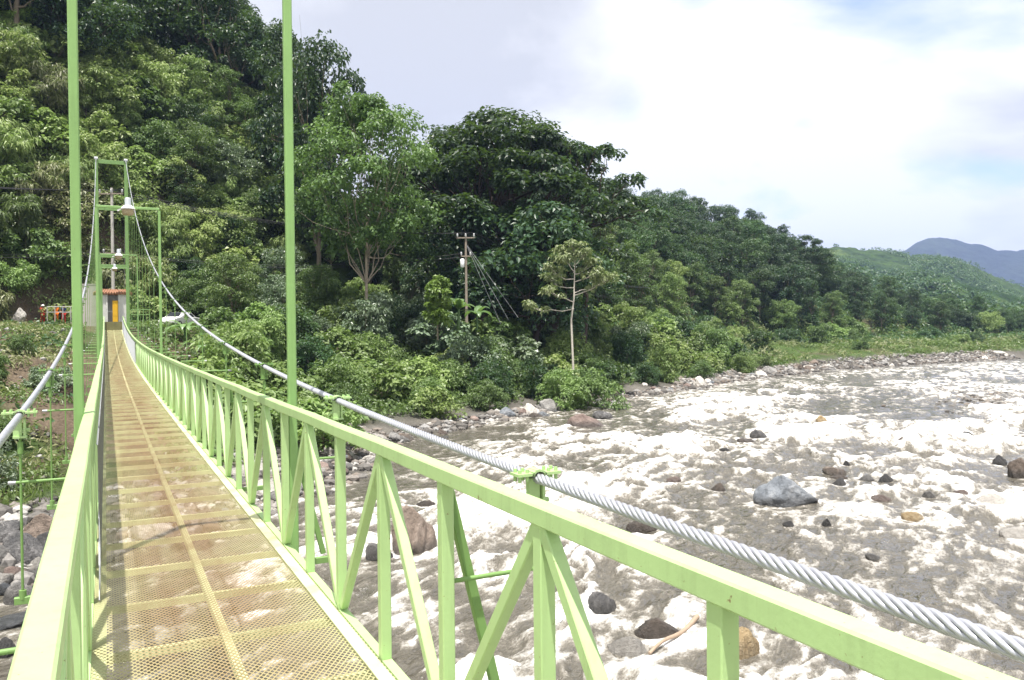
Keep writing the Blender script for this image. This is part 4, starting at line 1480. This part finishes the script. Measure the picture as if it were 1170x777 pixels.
def blob_clumps(rng, c, r, m, flat=0.75, low=-0.35):
    """m clump centres over the surface of an irregular lobe"""
    d = rng.normal(size=(m * 3, 3)); d /= np.linalg.norm(d, axis=1)[:, None]
    d = d[d[:, 2] > low][:m]
    rr = r * (0.72 + 0.36 * rng.random(len(d)))
    return c + d * rr[:, None] * np.array([1, 1, flat])


def limb(rng, a, b, r0, r1, n_=6, wob=0.06):
    a = np.array(a, float); b = np.array(b, float)
    L0 = np.linalg.norm(b - a)
    pts = []
    off = rng.normal(size=3) * wob * L0
    for t in np.linspace(0, 1, n_):
        p = a + (b - a) * t + off * math.sin(math.pi * t) + rng.normal(size=3) * wob * 0.25 * L0 * (0 < t < 1)
        p[2] -= 0.12 * L0 * math.sin(math.pi * t) * (0.5 if b[2] > a[2] else -0.2)
        pts.append(p)
    return pts, list(np.linspace(r0, r1, n_))


def tree_proto(seed, H, R, cb, n_lobes, lobe_r, clumps, n_leaf, L_, W_, flat=0.75, shape='dome', r_trunk=0.3, up=0.55, hang=0.0, lean=0.0, cr=0.30):
    rng = np.random.default_rng(seed)
    lobes = []
    ga = rng.uniform(0, 6.28)
    for i in range(n_lobes):
        u = (i + 0.5) / n_lobes
        ga += 2.4 + rng.uniform(-.35, .35)
        if shape == 'dome':
            g = u
            prof = math.sin(math.pi * (0.20 + 0.72 * g)) ** 0.8
            rad = R * prof * (0.72 + 0.2 * rng.random()) * (0.55 + 0.45 * (i % 3 != 0))
            z = H * (cb + (1 - cb) * g) - lobe_r * R * 0.3
            lr = lobe_r * R * (0.8 + 0.45 * rng.random())
        elif shape == 'umbrella':
            rad = R * math.sqrt(u) * (0.92 + 0.12 * rng.random())
            z = H * (1 - (1 - cb) * (0.75 * (rad / R) ** 2 + 0.22 * rng.random())) - lobe_r * R * 0.4
            lr = lobe_r * R * (0.75 + 0.5 * rng.random())
        else:             # tall column
            g = u
            rad = R * (0.35 + 0.5 * rng.random()) * (1.0 - 0.45 * g)
            z = H * (cb + (1 - cb) * g) - lobe_r * R * 0.3
            lr = lobe_r * R * (0.8 + 0.5 * rng.random())
        lobes.append((np.array([rad * math.cos(ga) + lean * z, rad * math.sin(ga), z]), lr))
    cs = []; rad_ = []
    for c, lr in lobes:
        k = blob_clumps(rng, c, lr, clumps, flat)
        cs.append(k); rad_.append(np.full(len(k), lr * cr * 1.5) * (0.7 + 0.6 * rng.random(len(k))))
    cs = np.concatenate(cs); rad_ = np.concatenate(rad_)
    v, f, lv = leaves(rng, cs, rad_, n_leaf, L_, W_, up, 0.8, hang)
    crown = npmesh('crown', v, f, False, {'lv': ('FACE', lv)})
    mb = MB()
    ht = H * (cb + 0.18)
    tp, tr = limb(rng, (0, 0, -1.0), (lean * ht, 0, ht), r_trunk, r_trunk * 0.55, 7, 0.03)
    mb.tube(tp, tr, 9)
    for c, lr in lobes:
        st = tp[rng.integers(3, 7)]
        bp, br = limb(rng, st, c + np.array([0, 0, lr * 0.2]), r_trunk * 0.36, r_trunk * 0.08, 6, 0.07)
        mb.tube(bp, br, 6)
        for _ in range(2):
            e = c + rng.normal(size=3) * lr * 0.55
            bp2, br2 = limb(rng, bp[3], e, r_trunk * 0.16, r_trunk * 0.04, 4, 0.06)
            mb.tube(bp2, br2, 4)
    return mb.mesh('trunk'), crown


PROTO = {}


def proto(key, leaf, bark, **kw):
    if key not in PROTO:
        a, b = tree_proto(**kw)
        a.materials.append(bark); b.materials.append(leaf)
        PROTO[key] = (a, b)
    return PROTO[key]


def relief(pair, leaf):
    """the same crown with another leaf colour"""
    key = (pair[1].name, leaf.name)
    if key not in PROTO:
        c = pair[1].copy(); c.materials.clear(); c.materials.append(leaf)
        PROTO[key] = (pair[0], c)
    return PROTO[key]


def plant(name, pair, x, y, z, s, label, cat, group=None, rz=None, sz=None):
    t = thing(name, label, cat, (x, y, z), RNG.uniform(0, 6.28) if rz is None else rz, group)
    t.scale = (s, s, s * (sz or 1))
    link('trunk' if name.endswith('tree') else 'stem', pair[0], None, t)
    link('crown' if name.endswith('tree') else 'foliage', pair[1], None, t)
    return t


TREES = [
    proto('t0', L['deep'], M['bark'], seed=1, H=14, R=5.4, cb=0.28, n_lobes=13, lobe_r=0.40, clumps=13, n_leaf=58, L_=0.40, W_=0.125),
    proto('t1', L['deep'], M['bark'], seed=2, H=16, R=5.0, cb=0.34, n_lobes=14, lobe_r=0.38, clumps=12, n_leaf=58, L_=0.38, W_=0.13),
    proto('t2', L['deep'], M['darkbark'], seed=3, H=12, R=5.8, cb=0.30, n_lobes=12, lobe_r=0.42, clumps=14, n_leaf=54, L_=0.42, W_=0.125, flat=0.6),
    proto('t3', L['deep'], M['bark'], seed=4, H=17, R=4.4, cb=0.30, n_lobes=14, lobe_r=0.42, clumps=12, n_leaf=54, L_=0.38, W_=0.12, shape='column'),
]
UMB = [
    proto('u0', L['dark'], M['darkbark'], seed=11, H=17, R=8.5, cb=0.42, n_lobes=34, lobe_r=0.21, clumps=13, n_leaf=50, L_=0.38, W_=0.12, flat=0.45, shape='umbrella', r_trunk=0.45, up=0.8),
    proto('u1', L['dark'], M['darkbark'], seed=12, H=16, R=5.6, cb=0.48, n_lobes=18, lobe_r=0.25, clumps=11, n_leaf=42, L_=0.36, W_=0.11, flat=0.42, shape='umbrella', r_trunk=0.32, up=0.8),
]
BUSH = [
    proto('b0', L['mid'], M['bark'], seed=21, H=3.4, R=2.2, cb=0.12, n_lobes=10, lobe_r=0.42, clumps=10, n_leaf=46, L_=0.24, W_=0.075, r_trunk=0.08),
    proto('b1', L['mid'], M['bark'], seed=22, H=2.6, R=2.4, cb=0.10, n_lobes=9, lobe_r=0.45, clumps=11, n_leaf=46, L_=0.26, W_=0.085, r_trunk=0.08, flat=0.7),
    proto('b2', L['mid'], M['bark'], seed=23, H=4.2, R=2.0, cb=0.14, n_lobes=10, lobe_r=0.44, clumps=10, n_leaf=46, L_=0.28, W_=0.07, r_trunk=0.08, shape='column', hang=0.3),
    proto('b3', L['mid'], M['bark'], seed=24, H=3.0, R=2.3, cb=0.10, n_lobes=12, lobe_r=0.36, clumps=9, n_leaf=50, L_=0.38, W_=0.05, r_trunk=0.06, hang=0.7, up=0.3),
    proto('b4', L['mid'], M['bark'], seed=25, H=3.2, R=2.4, cb=0.15, n_lobes=9, lobe_r=0.40, clumps=8, n_leaf=26, L_=0.36, W_=0.15, r_trunk=0.08, up=0.9),
]

# ---- trees one can single out
DK = [relief(p, L['dark']) for p in TREES]
def hero(name, pair, px, base_py, top_py, Z, Hp, label, sw=1.0, cat='tree', rz=None):
    b = P(px, base_py, Z); z0 = hgt(b[0], b[1])
    top = P(px, top_py, Z)
    s = (top[2] - z0) / Hp
    t = plant(name, pair, b[0], b[1], z0, s, label, cat, rz=rz)
    t.scale = (s * sw, s * sw, s)
    return t


bt = proto('bright', L['tall'], M['tanbark'], seed=31, H=20, R=6.6, cb=0.40, n_lobes=30, lobe_r=0.30, clumps=14, n_leaf=52, L_=0.36, W_=0.12, flat=0.6, r_trunk=0.19, up=0.7)
hero('broadleaf_tree', bt, 420, 330, 112, 82, 20.0, 'tall bright green tree with a pale forked trunk standing out against the sky', 0.82, rz=0.6)
hero('rain_tree', UMB[0], 572, 330, 131, 104, 17.0, 'huge dark spreading tree with a broad domed crown on the skyline', 1.12, rz=0.4)
airy = proto('airy', L['dark'], M['darkbark'], seed=14, H=16, R=6.0, cb=0.50, n_lobes=15, lobe_r=0.20, clumps=8, n_leaf=30, L_=0.34, W_=0.11, flat=0.38, shape='umbrella', r_trunk=0.26, up=0.8, cr=0.26)
hero('rain_tree', airy, 664, 330, 139, 100, 16.0, 'airy dark tree with see-through layered crown at the edge of the huge dark tree', 0.92, rz=2.2)
hero('rain_tree', UMB[1], 520, 330, 150, 112, 16.0, 'dark layered tree tucked behind the huge dark spreading tree', 0.95, rz=4.0)
hero('rain_tree', UMB[1], 640, 330, 255, 92, 16.0, 'low flat crowned dark tree behind the utility pole', 1.25, rz=1.0)
hero('broadleaf_tree', DK[0], 548, 330, 232, 95, 14.0, 'dark rounded tree under the big crown just above the utility pole crossarm', 1.1)
hero('broadleaf_tree', DK[2], 606, 330, 244, 93, 12.0, 'broad dark tree below the big crown between the utility pole and the pale tree', 1.1)
hero('rain_tree', UMB[1], 925, 360, 268, 225, 16.0, 'lone flat crowned tree breaking the ridge line above the gravel bank', 0.95, rz=3.0)
hero('broadleaf_tree', DK[1], 362, 330, 62, 104, 16.0, 'tall dark tree behind the bright green tree at the open sky edge', 0.62)
hero('broadleaf_tree', DK[3], 335, 330, 40, 112, 17.0, 'tallest dark tree on the cliff top beside the open sky', 0.7)
# pale sparse tree by the water
rng = np.random.default_rng(41)
mb = MB()
H = 10.6
tp = [np.array([0.0, 0, -0.8]), np.array([-.10, 0, 2.2]), np.array([-.15, 0, 4.0]), np.array([0.12, 0, 6.0]), np.array([0.18, 0, 8.0]), np.array([0.25, 0.0, 9.9])]
mb.tube(tp, [.105, .095, .085, .07, .05, .03], 9)
ends = []
for (z, dx, dy, rise_) in ((5.0, -3.9, .4, .15), (5.6, -2.6, -1.0, .9), (6.2, 2.3, .7, 1.5), (6.4, 3.0, -.6, 1.3), (6.9, -2.1, 1.1, .9), (7.4, 1.9, -1.0, .7), (7.7, -1.6, .2, .9), (8.3, 1.5, .6, .9), (8.4, -1.3, -.8, 1.0), (8.9, .9, -.4, 1.1), (9.2, -.8, .5, 1.0), (9.7, .1, 0, .9)):
    st = np.array([0.1, 0, z])
    en = st + np.array([dx, dy, rise_])
    bp, br = limb(rng, st, en, 0.05, 0.02, 6, 0.09)
    mb.tube(bp, br, 6)
    ends.append(en)
    for _ in range(3):
        e2 = en + np.array([rng.uniform(-.7, .7), rng.uniform(-.7, .7), rng.uniform(-.05, .45)])
        b2, r2 = limb(rng, bp[3], e2, 0.03, 0.012, 4, 0.05); mb.tube(b2, r2, 4)
        ends.append(e2)
    ends.append(bp[3] + np.array([0, 0, 0.15]))
tm = mb.mesh('trunk'); tm.materials.append(M['palebark'])
ends = np.array(ends)
v, f, lv = leaves(rng, ends, np.full(len(ends), 0.44), 44, 0.34, 0.10, 0.6, 0.7, 0.3)
cm_ = npmesh('crown', v, f, False, {'lv': ('FACE', lv)}); cm_.materials.append(L['pale'])
q = P(655, 408, 74)
plant('cecropia_tree', (tm, cm_), q[0], q[1], max(hgt(q[0], q[1]), q[2] - 0.6), 1.0, 'slender pale trunked tree with sparse umbrella tiers standing by the river', 'tree', rz=-TH)

# banana plants
def banana_mesh(seed, n_=8, Lb=2.4):
    rng = np.random.default_rng(seed)
    mb = MB(); mb.tube([(0, 0, -.3), (0.05, 0, 0.8), (0.0, 0.05, 1.6)], [.16, .13, .08], 9)
    st = mb.mesh('stem'); st.materials.append(L['banana'])
    V = []; Fq = []; k = 0; lv = []
    for i in range(n_):
        a = i * 2.4 + rng.uniform(-.3, .3); el = rng.uniform(.5, 1.25); Ls = Lb * rng.uniform(.75, 1.1); wd = Ls * 0.15
        p = np.array([0, 0, 1.5]); h = np.array([math.cos(a), math.sin(a), 0]); sd = np.array([-math.sin(a), math.cos(a), 0])
        m_ = 9; e = el
        rows = []
        for j in range(m_):
            t = j / (m_ - 1)
            w = wd * (math.sin(math.pi * min(1, 0.12 + 0.88 * t) ** 0.8) ** 0.7 if j else 0.15)
            dvec = h * math.cos(e) + np.array([0, 0, 1]) * math.sin(e)
            nrm = np.cross(dvec, sd)
            rows.append((p + sd * w + nrm * -w * .25, p.copy(), p - sd * w + nrm * -w * .25))
            p = p + dvec * Ls / (m_ - 1); e -= 0.17 + 0.05 * j * 0.5
        for r in rows: V += list(r)
        for j in range(m_ - 1):
            b = k + j * 3
            Fq += [(b, b + 1, b + 4, b + 3), (b + 1, b + 2, b + 5, b + 4)]; q_ = rng.random(); lv += [q_, q_]
        k += m_ * 3
    fo = npmesh('foliage', np.array(V), np.array(Fq), True, {'lv': ('FACE', np.array(lv))}); fo.materials.append(L['banana'])
    return st, fo


BAN = [banana_mesh(61), banana_mesh(62, 9, 2.8), banana_mesh(63, 7, 2.2)]
for i, (px, py, Z, s, lab) in enumerate((
        (524, 372, 74, 1.0, 'banana plant with upright pale green leaves below the utility pole'),
        (545, 374, 75, 0.8, 'smaller banana plant with drooping leaves just below the guy wires'),
        (232, 420, 62, 0.95, 'banana plant with broad leaves behind the bridge railing beneath the cable'),
        (252, 424, 61, 0.8, 'banana plant with arching leaves between the lamp pole and the bridge railing'),
        (212, 410, 66, 0.7, 'young banana plant below the white car'))):
    q = P(px, py, Z)
    plant('banana_plant', BAN[i % 3], q[0], q[1], max(hgt(q[0], q[1]), q[2]), s, lab, 'plant')
for (px_, py_, Z_, sc_, lf_, lab_) in ((640, 420, 71.5, 0.95, 'bright', 'fresh green shrub hiding the foot of the pale trunked tree'), (672, 416, 72.5, 1.1, 'mid', 'rounded shrub just beyond the foot of the pale trunked tree'),
                                   (536, 384, 76, 1.15, 'silver', 'pale leaved shrub covering the foot of the utility pole'), (556, 390, 77, 1.1, 'mid', 'rounded shrub at the foot of the guy wires')):
    q = P(px_, py_, Z_)
    plant('shrub', relief(BUSH[0], L[lf_]), q[0], q[1], hgt(q[0], q[1]) - 0.2, sc_, lab_, 'shrub')
hv = proto('col', L['lime'], M['bark'], seed=26, H=4.4, R=1.15, cb=0.15, n_lobes=11, lobe_r=0.5, clumps=10, n_leaf=30, L_=0.34, W_=0.11, r_trunk=0.07, shape='column')
q = P(500, 372, 73)
plant('shrub', hv, q[0], q[1], q[2] - 0.3, 1.0, 'narrow lime green shrub column beside the upright banana plant', 'shrub')
q = P(18, 75, 96)
plant('broadleaf_tree', relief(TREES[2], L['lime']), q[0], q[1], hgt(q[0], q[1]), 0.42, 'yellow green young tree lit up before the dark cliff top trees', 'tree')

# ---- the mass of vegetation, each plant an object of its own
def scatter(region, spacing, seed, tries=40000, cap=400, margin=40):
    """dart throwing in world space, kept to what the photograph's side of the place can show"""
    rg = random.Random(seed)
    cells = {}; outp = []
    x0, x1, y0, y1 = region
    xs = np.array([rg.uniform(x0, x1) for _ in range(tries)]); ysz = np.array([rg.uniform(y0, y1) for _ in range(tries)])
    zs = terrain(xs, ysz); ss = sdist(xs, ysz, BANK_N)
    for x, y, z, s in zip(xs, ysz, zs, ss):
        if s < 2.5: continue
        d = np.array([x, y, z + 2]) - EYE
        Zc = d @ _FW
        if Zc < 12: continue
        px = 585 + F_PX * (d @ _RT) / Zc
        if px < -margin or px > 1170 + margin: continue
        sp = spacing(x, y, s, Zc, px)
        if sp is None: continue
        c = (int(x // 3), int(y // 3)); rad = int(sp // 3) + 1
        ok = True
        for i in range(c[0] - rad, c[0] + rad + 1):
            for j in range(c[1] - rad, c[1] + rad + 1):
                for (ux, uy, uz) in cells.get((i, j), ()):
                    if (ux - x) ** 2 + (uy - y) ** 2 + (uz - z) ** 2 < sp * sp:
                        ok = False; break
                if not ok: break
            if not ok: break
        if ok:
            cells.setdefault(c, []).append((x, y, z)); outp.append((x, y, z, s, Zc, px))
            if len(outp) >= cap: break
    return outp


def clear_of(x, y, z, s, Z, px):
    """keep the bridge end, the road terrace and the soil slope open"""
    if abs(x - CXB) < 3.4 and y < 80: return False
    if x < 9 and 32 < s < 46 and y < 90: return False
    return True


# cliff and slope above the tower: bushes
def sp_cliff(x, y, s, Z, px):
    if px > 345 or s < 45: return None
    return 3.6 if s < 70 else 4.4
nb = 0
for (x, y, z, s, Z, px) in scatter((-60, 34, 76, 140), sp_cliff, 3, 26000, 150):
    if not clear_of(x, y, z, s, Z, px): continue
    u = vnoise(np.array([x / 6.0]), np.array([y / 6.0 + z / 6]), 9)[0]
    w_ = RNG.random()
    if px < 140 and z < 27 and RNG.random() < 0.5: lf, cw = L['olive'], 'dry olive'
    elif u > 0.46 or (w_ < 0.3): lf, cw = L['yellow'], 'yellow green'
    elif u > 0.24: lf, cw = L['bright'], 'fresh green'
    elif u > 0.16: lf, cw = L['mid'], 'mid green'
    else: lf, cw = (L['olive'], 'dry olive') if px < 130 else (L['mid'], 'mid green')
    pr = relief(BUSH[RNG.choice([0, 1, 2, 3, 3, 4])], lf)
    plant('shrub', pr, x, y, z - 0.3, RNG.uniform(0.95, 1.6), f'{cw} leafy shrub growing on the steep hillside above the bridge tower', 'shrub', f'{cw} shrubs on the hillside above the tower')
    nb += 1

# cliff-top and hillside trees behind the tower
def sp_top(x, y, s, Z, px):
    if px > 350 or s < 63 or 156 < px < 224: return None
    return 4.8
for (x, y, z, s, Z, px) in scatter((-70, 44, 84, 170), sp_top, 4, 12000, 80):
    pr = RNG.choice(DK)
    big_ = True
    plant('broadleaf_tree', pr, x, y, z - 0.5, RNG.uniform(0.95, 1.35) if big_ else RNG.uniform(0.32, 0.5), 'tall dark forest tree on top of the cliff above the bridge tower', 'tree', 'dark trees on the cliff top')

# a few mid trees on the slope between cliff and bright tree
def sp_slope(x, y, s, Z, px):
    if not (205 < px < 480) or s < 27 or s > 62: return None
    return 4.2
for (x, y, z, s, Z, px) in scatter((0, 50, 66, 120), sp_slope, 5, 6000, 34):
    if not clear_of(x, y, z, s, Z, px) or abs(px - 410) < 12 and s < 40 or 186 < px < 232 and s < 40: continue
    lf, cw = RNG.choice([(L['mid'], 'mid green'), (L['deep'], 'deep green'), (L['silver'], 'pale leaved'), (L['mid'], 'mid green')])
    plant('broadleaf_tree', relief(RNG.choice(TREES), lf), x, y, z - 0.4, RNG.uniform(0.36, 0.6), f'{cw} tree on the slope between the bridge tower and the bright green tree', 'tree', f'{cw} trees on the slope beside the tower')

# bank shrubs along the water
def sp_bank(x, y, s, Z, px):
    if px < 205 or s < 2.6 or s > 33 or x > 92: return None
    return 2.7 if x < 50 else 4.0
for (x, y, z, s, Z, px) in scatter((2, 95, 30, 110), sp_bank, 6, 16000, 108):
    if not clear_of(x, y, z, s, Z, px): continue
    if abs(x - 0.5) < 6 and y > 62: continue
    if 190 < px < 226 and s > 15: continue
    u = vnoise(np.array([x / 5.0]), np.array([y / 5.0]), 19)[0]
    lf, cw = ((L['bright'], 'fresh green') if u > 0.56 else (L['mid'], 'mid green') if u > 0.42 else (L['silver'], 'pale leaved') if u > 0.36 else (L['yellow'], 'yellow green') if u > 0.26 else (L['deep'], 'deep green'))
    zone = 'behind the bridge railing' if px < 420 else 'below the utility pole' if px < 620 else 'along the river beyond the pale trunked tree'
    sc = RNG.uniform(0.6, 1.0) if s < 8 else RNG.uniform(0.85, 1.35)
    if px < 330 and s > 16: sc *= 0.75
    plant('shrub', relief(BUSH[RNG.choice([0, 1, 2, 4, 4, 0])], lf), x, y, z - 0.2, sc, f'{cw} bushy shrub on the far bank {zone}', 'shrub', f'{cw} shrubs {zone}')

# soil slope left of the bridge: few small shrubs
def sp_soil(x, y, s, Z, px):
    if px > 112 or s < 9 or s > 23: return None
    return 2.6
for (x, y, z, s, Z, px) in scatter((-45, -1, 28, 80), sp_soil, 8, 5000, 12):
    if x > -2.6: continue
    lf, cw = RNG.choice([(L['mid'], 'mid green'), (L['silver'], 'pale leaved'), (L['bright'], 'fresh green')])
    plant('shrub', relief(RNG.choice(BUSH[:3]), lf), x, y, z - 0.15, RNG.uniform(0.3, 0.55), f'small {cw} shrub on the bare brown slope below the road', 'shrub', f'small {cw} shrubs on the brown slope')

# forest on the right: trees getting smaller in the picture with distance
def sp_forest(x, y, s, Z, px):
    if px < 430 or s < (28 if x < 95 else 40): return None
    if Z > 330: return None
    if s > 95: return None
    return 4.6 if Z < 120 else 5.6 if Z < 200 else 7.0
nf = 0
for (x, y, z, s, Z, px) in scatter((25, 330, 70, 300), sp_forest, 10, 60000, 285, 10):
    if px < 480 and s < 40: continue
    lf, cw = RNG.choice([(L['dark'], 'very dark green'), (L['dark'], 'very dark green'), (L['dark'], 'very dark green'), (L['deep'], 'deep green')] if s > 42 or x < 60 else [(L['deep'], 'deep green'), (L['mid'], 'mid green'), (L['bright'], 'fresh green')])  # darker leaf picks paint the cloud shadow on hillside and ridge
    if x < 66 and s > 34: lf, cw = RNG.choice([(L['dark'], 'very dark green'), (L['dark'], 'very dark green'), (L['deep'], 'deep green')])
    zone = 'behind the utility pole' if px < 700 else 'on the long ridge above the river bend' if px < 960 else 'on the low ground below the far hill'
    sc = RNG.uniform(0.55, 0.85) if s < 40 else RNG.uniform(0.62, 1.0)
    if px > 940: sc *= 0.62
    plant('forest_tree', relief(RNG.choice(TREES), lf), x, y, z - 0.5, sc, f'{cw} forest tree {zone}', 'tree', f'{cw} forest trees {zone}')
    nf += 1

# shrubs on the flat grassy far bank
def sp_flat(x, y, s, Z, px):
    if x < 78 or s < 8 or s > 46: return None
    return 5.5
for (x, y, z, s, Z, px) in scatter((78, 280, 85, 190), sp_flat, 12, 8000, 30):
    lf, cw = RNG.choice([(L['bright'], 'fresh green'), (L['mid'], 'mid green'), (L['deep'], 'deep green')])
    plant('shrub', relief(RNG.choice(BUSH), lf), x, y, z - 0.2, RNG.uniform(0.5, 1.1) * (1.0 + 0.5 * (s > 25)), f'{cw} shrub on the flat grassy bank above the gravel', 'shrub', f'{cw} shrubs on the flat grassy bank')

# far wood: one mass on the ground and hills beyond the ridge
rng = np.random.default_rng(91)
cs = []; rd = []
for _ in range(1500):
    px = rng.uniform(880, 1230); Z = rng.uniform(260, 520)
    q = P(px, 378, Z); z = hgt(q[0], q[1])
    if sdist(np.array([q[0]]), np.array([q[1]]), BANK_N)[0] < 12: continue
    z = min(z, 12)
    r = rng.uniform(2.5, 4.5)
    for _ in range(4):
        cs.append([q[0] + rng.normal() * 2.2, q[1] + rng.normal() * 2.2, z + rng.uniform(0.3, 1.6) * r]); rd.append(r * 0.7)
v, f, lv = leaves(rng, np.array(cs), np.array(rd), 18, 1.5, 0.6, 0.6, 0.8)
far_wood = link('far_woods', npmesh('far_woods', v, f, False, {'lv': ('FACE', lv)}), L['deep'])
tag(far_wood, kind='stuff')

for hl in [o for o in bpy.data.objects if o.name.startswith('hill')]:
    hv = np.array([q.co[:] for q in hl.data.vertices])
    hv = hv[hv[:, 2] > 6]
    near_ = np.linalg.norm(hv[:, :2], axis=1).mean() < 750
    k = rng.choice(len(hv), 17000)
    cs = hv[k] + rng.normal(size=(len(k), 3)) * np.array([3.5, 3.5, 0.4]) + np.array([0, 0, 2.0])
    keep = fbm(cs[:, 0] / 60, cs[:, 1] / 60, 77, 4) > (0.40 if near_ else 0.48)
    cs = cs[keep]
    v, f, lv = leaves(rng, cs, rng.uniform(1.6, 3.6, len(cs)), 14, 1.5, 0.7, 0.6, 0.8)
    tag(link('far_woods', npmesh('far_woods', v, f, False, {'lv': ('FACE', lv)}), L['deep']), kind='stuff')

# undergrowth and grass
def ground_leaves(name, count, region, cond, mat, L_, W_, n_per, rad, seed, up=0.5, hang=0.2, lift=0.25):
    rg = np.random.default_rng(seed)
    x = rg.uniform(region[0], region[1], count); y = rg.uniform(region[2], region[3], count)
    s = sdist(x, y, BANK_N); z = terrain(x, y)
    d = np.stack([x, y, z], 1) - EYE
    Z = d @ _FW; px = 585 + F_PX * (d @ _RT) / np.maximum(Z, 1)
    k = cond(x, y, s, Z, px) & (px > -330) & (px < 1400) & (Z > 10)
    c = np.stack([x, y, z + lift], 1)[k]
    v, f, lv = leaves(rg, c, np.full(len(c), rad), n_per, L_, W_, up, 0.7, hang)
    return tag(link(name, npmesh(name, v, f, False, {'lv': ('FACE', lv)}), mat), kind='stuff')


pat = lambda x, y, k, t: vnoise(x / k, y / k, 71) > t
ground_leaves('undergrowth', 36000, (-60, 40, 80, 135), lambda x, y, s, Z, px: (s > 46) & (px < 350) & pat(x, y, 7, 0.42), L['bright'], 0.34, 0.10, 12, 0.75, 1)
ground_leaves('undergrowth', 30000, (-60, 40, 80, 135), lambda x, y, s, Z, px: (s > 46) & (px < 350) & ~pat(x, y, 7, 0.45), L['yellow'], 0.36, 0.08, 12, 0.75, 11)
ground_leaves('undergrowth', 30000, (2, 100, 30, 125), lambda x, y, s, Z, px: (s > 4.5) & (s < 40) & (px > 150) & ~((np.abs(x - CXB) < 2.2) & (y < 76)), L['mid'], 0.34, 0.11, 9, 0.55, 2)
ground_leaves('undergrowth', 16000, (30, 330, 70, 260), lambda x, y, s, Z, px: (s > 26) & (s < 95), L['deep'], 0.8, 0.26, 8, 1.2, 3, lift=0.7)
ground_leaves('weeds', 8000, (-50, 0, 30, 84), lambda x, y, s, Z, px: (s > 10) & (s < 36) & (x < -1.8) & ~pat(x, y, 3.0, 0.52), L['olive'], 0.30, 0.05, 12, 0.5, 14, lift=0.15)
ground_leaves('weeds', 1300, (-50, 0, 30, 84), lambda x, y, s, Z, px: (s > 12) & (s < 34) & (x < -2.2) & pat(x, y, 5.0, 0.55), L['deep'], 0.30, 0.10, 16, 0.7, 15, lift=0.3)
ground_leaves('weeds', 9000, (-50, 0, 26, 80), lambda x, y, s, Z, px: (s > 7) & (s < 44) & (x < -1.6) & pat(x, y, 4.0, 0.48), L['mid'], 0.24, 0.06, 10, 0.40, 4, lift=0.12)
ground_leaves('weeds', 7000, (78, 300, 80, 180), lambda x, y, s, Z, px: (s > 5) & (s < 44) & pat(x, y, 9, 0.42), L['mid'], 0.7, 0.2, 12, 0.9, 21, lift=0.5)
ground_leaves('weeds', 5000, (78, 300, 80, 180), lambda x, y, s, Z, px: (s > 5) & (s < 44) & pat(x, y, 6, 0.52), L['olive'], 0.9, 0.12, 12, 0.8, 22, lift=0.5, hang=-0.5)
ground_leaves('grass', 16000, (10, 280, 30, 170), lambda x, y, s, Z, px: (s > 3.5) & (s < np.where(x > 80, 40, 9)) & ((x > 80) | pat(x, y, 6, 0.5)), L['grass'], 0.55, 0.045, 9, 0.45, 5, up=0.0, hang=-0.9, lift=0.05)
ground_leaves('grass', 2500, (-40, 0, 26, 40), lambda x, y, s, Z, px: (s > 6.0) & (s < 11) & (x < -1.2), L['grass'], 0.40, 0.03, 8, 0.30, 6, up=0.0, hang=-0.9, lift=0.02)

# ------------------------------------------------------------------ air
HAZE = True
if HAZE:
    mt, n, out = newmat('haze_air')
    pv = n.n('ShaderNodeVolumePrincipled')
    pv.inputs['Color'].default_value = (0.42, 0.55, 0.95, 1)
    pv.inputs['Density'].default_value = 0.00015
    pv.inputs['Anisotropy'].default_value = 0.0
    n.t.links.new(pv.outputs[0], out.inputs['Volume'])
    mb = MB(); mb.box((2450, 2450, 280), (5700, 5700, 800))
    tag(mb.build('haze', mt), kind='stuff')
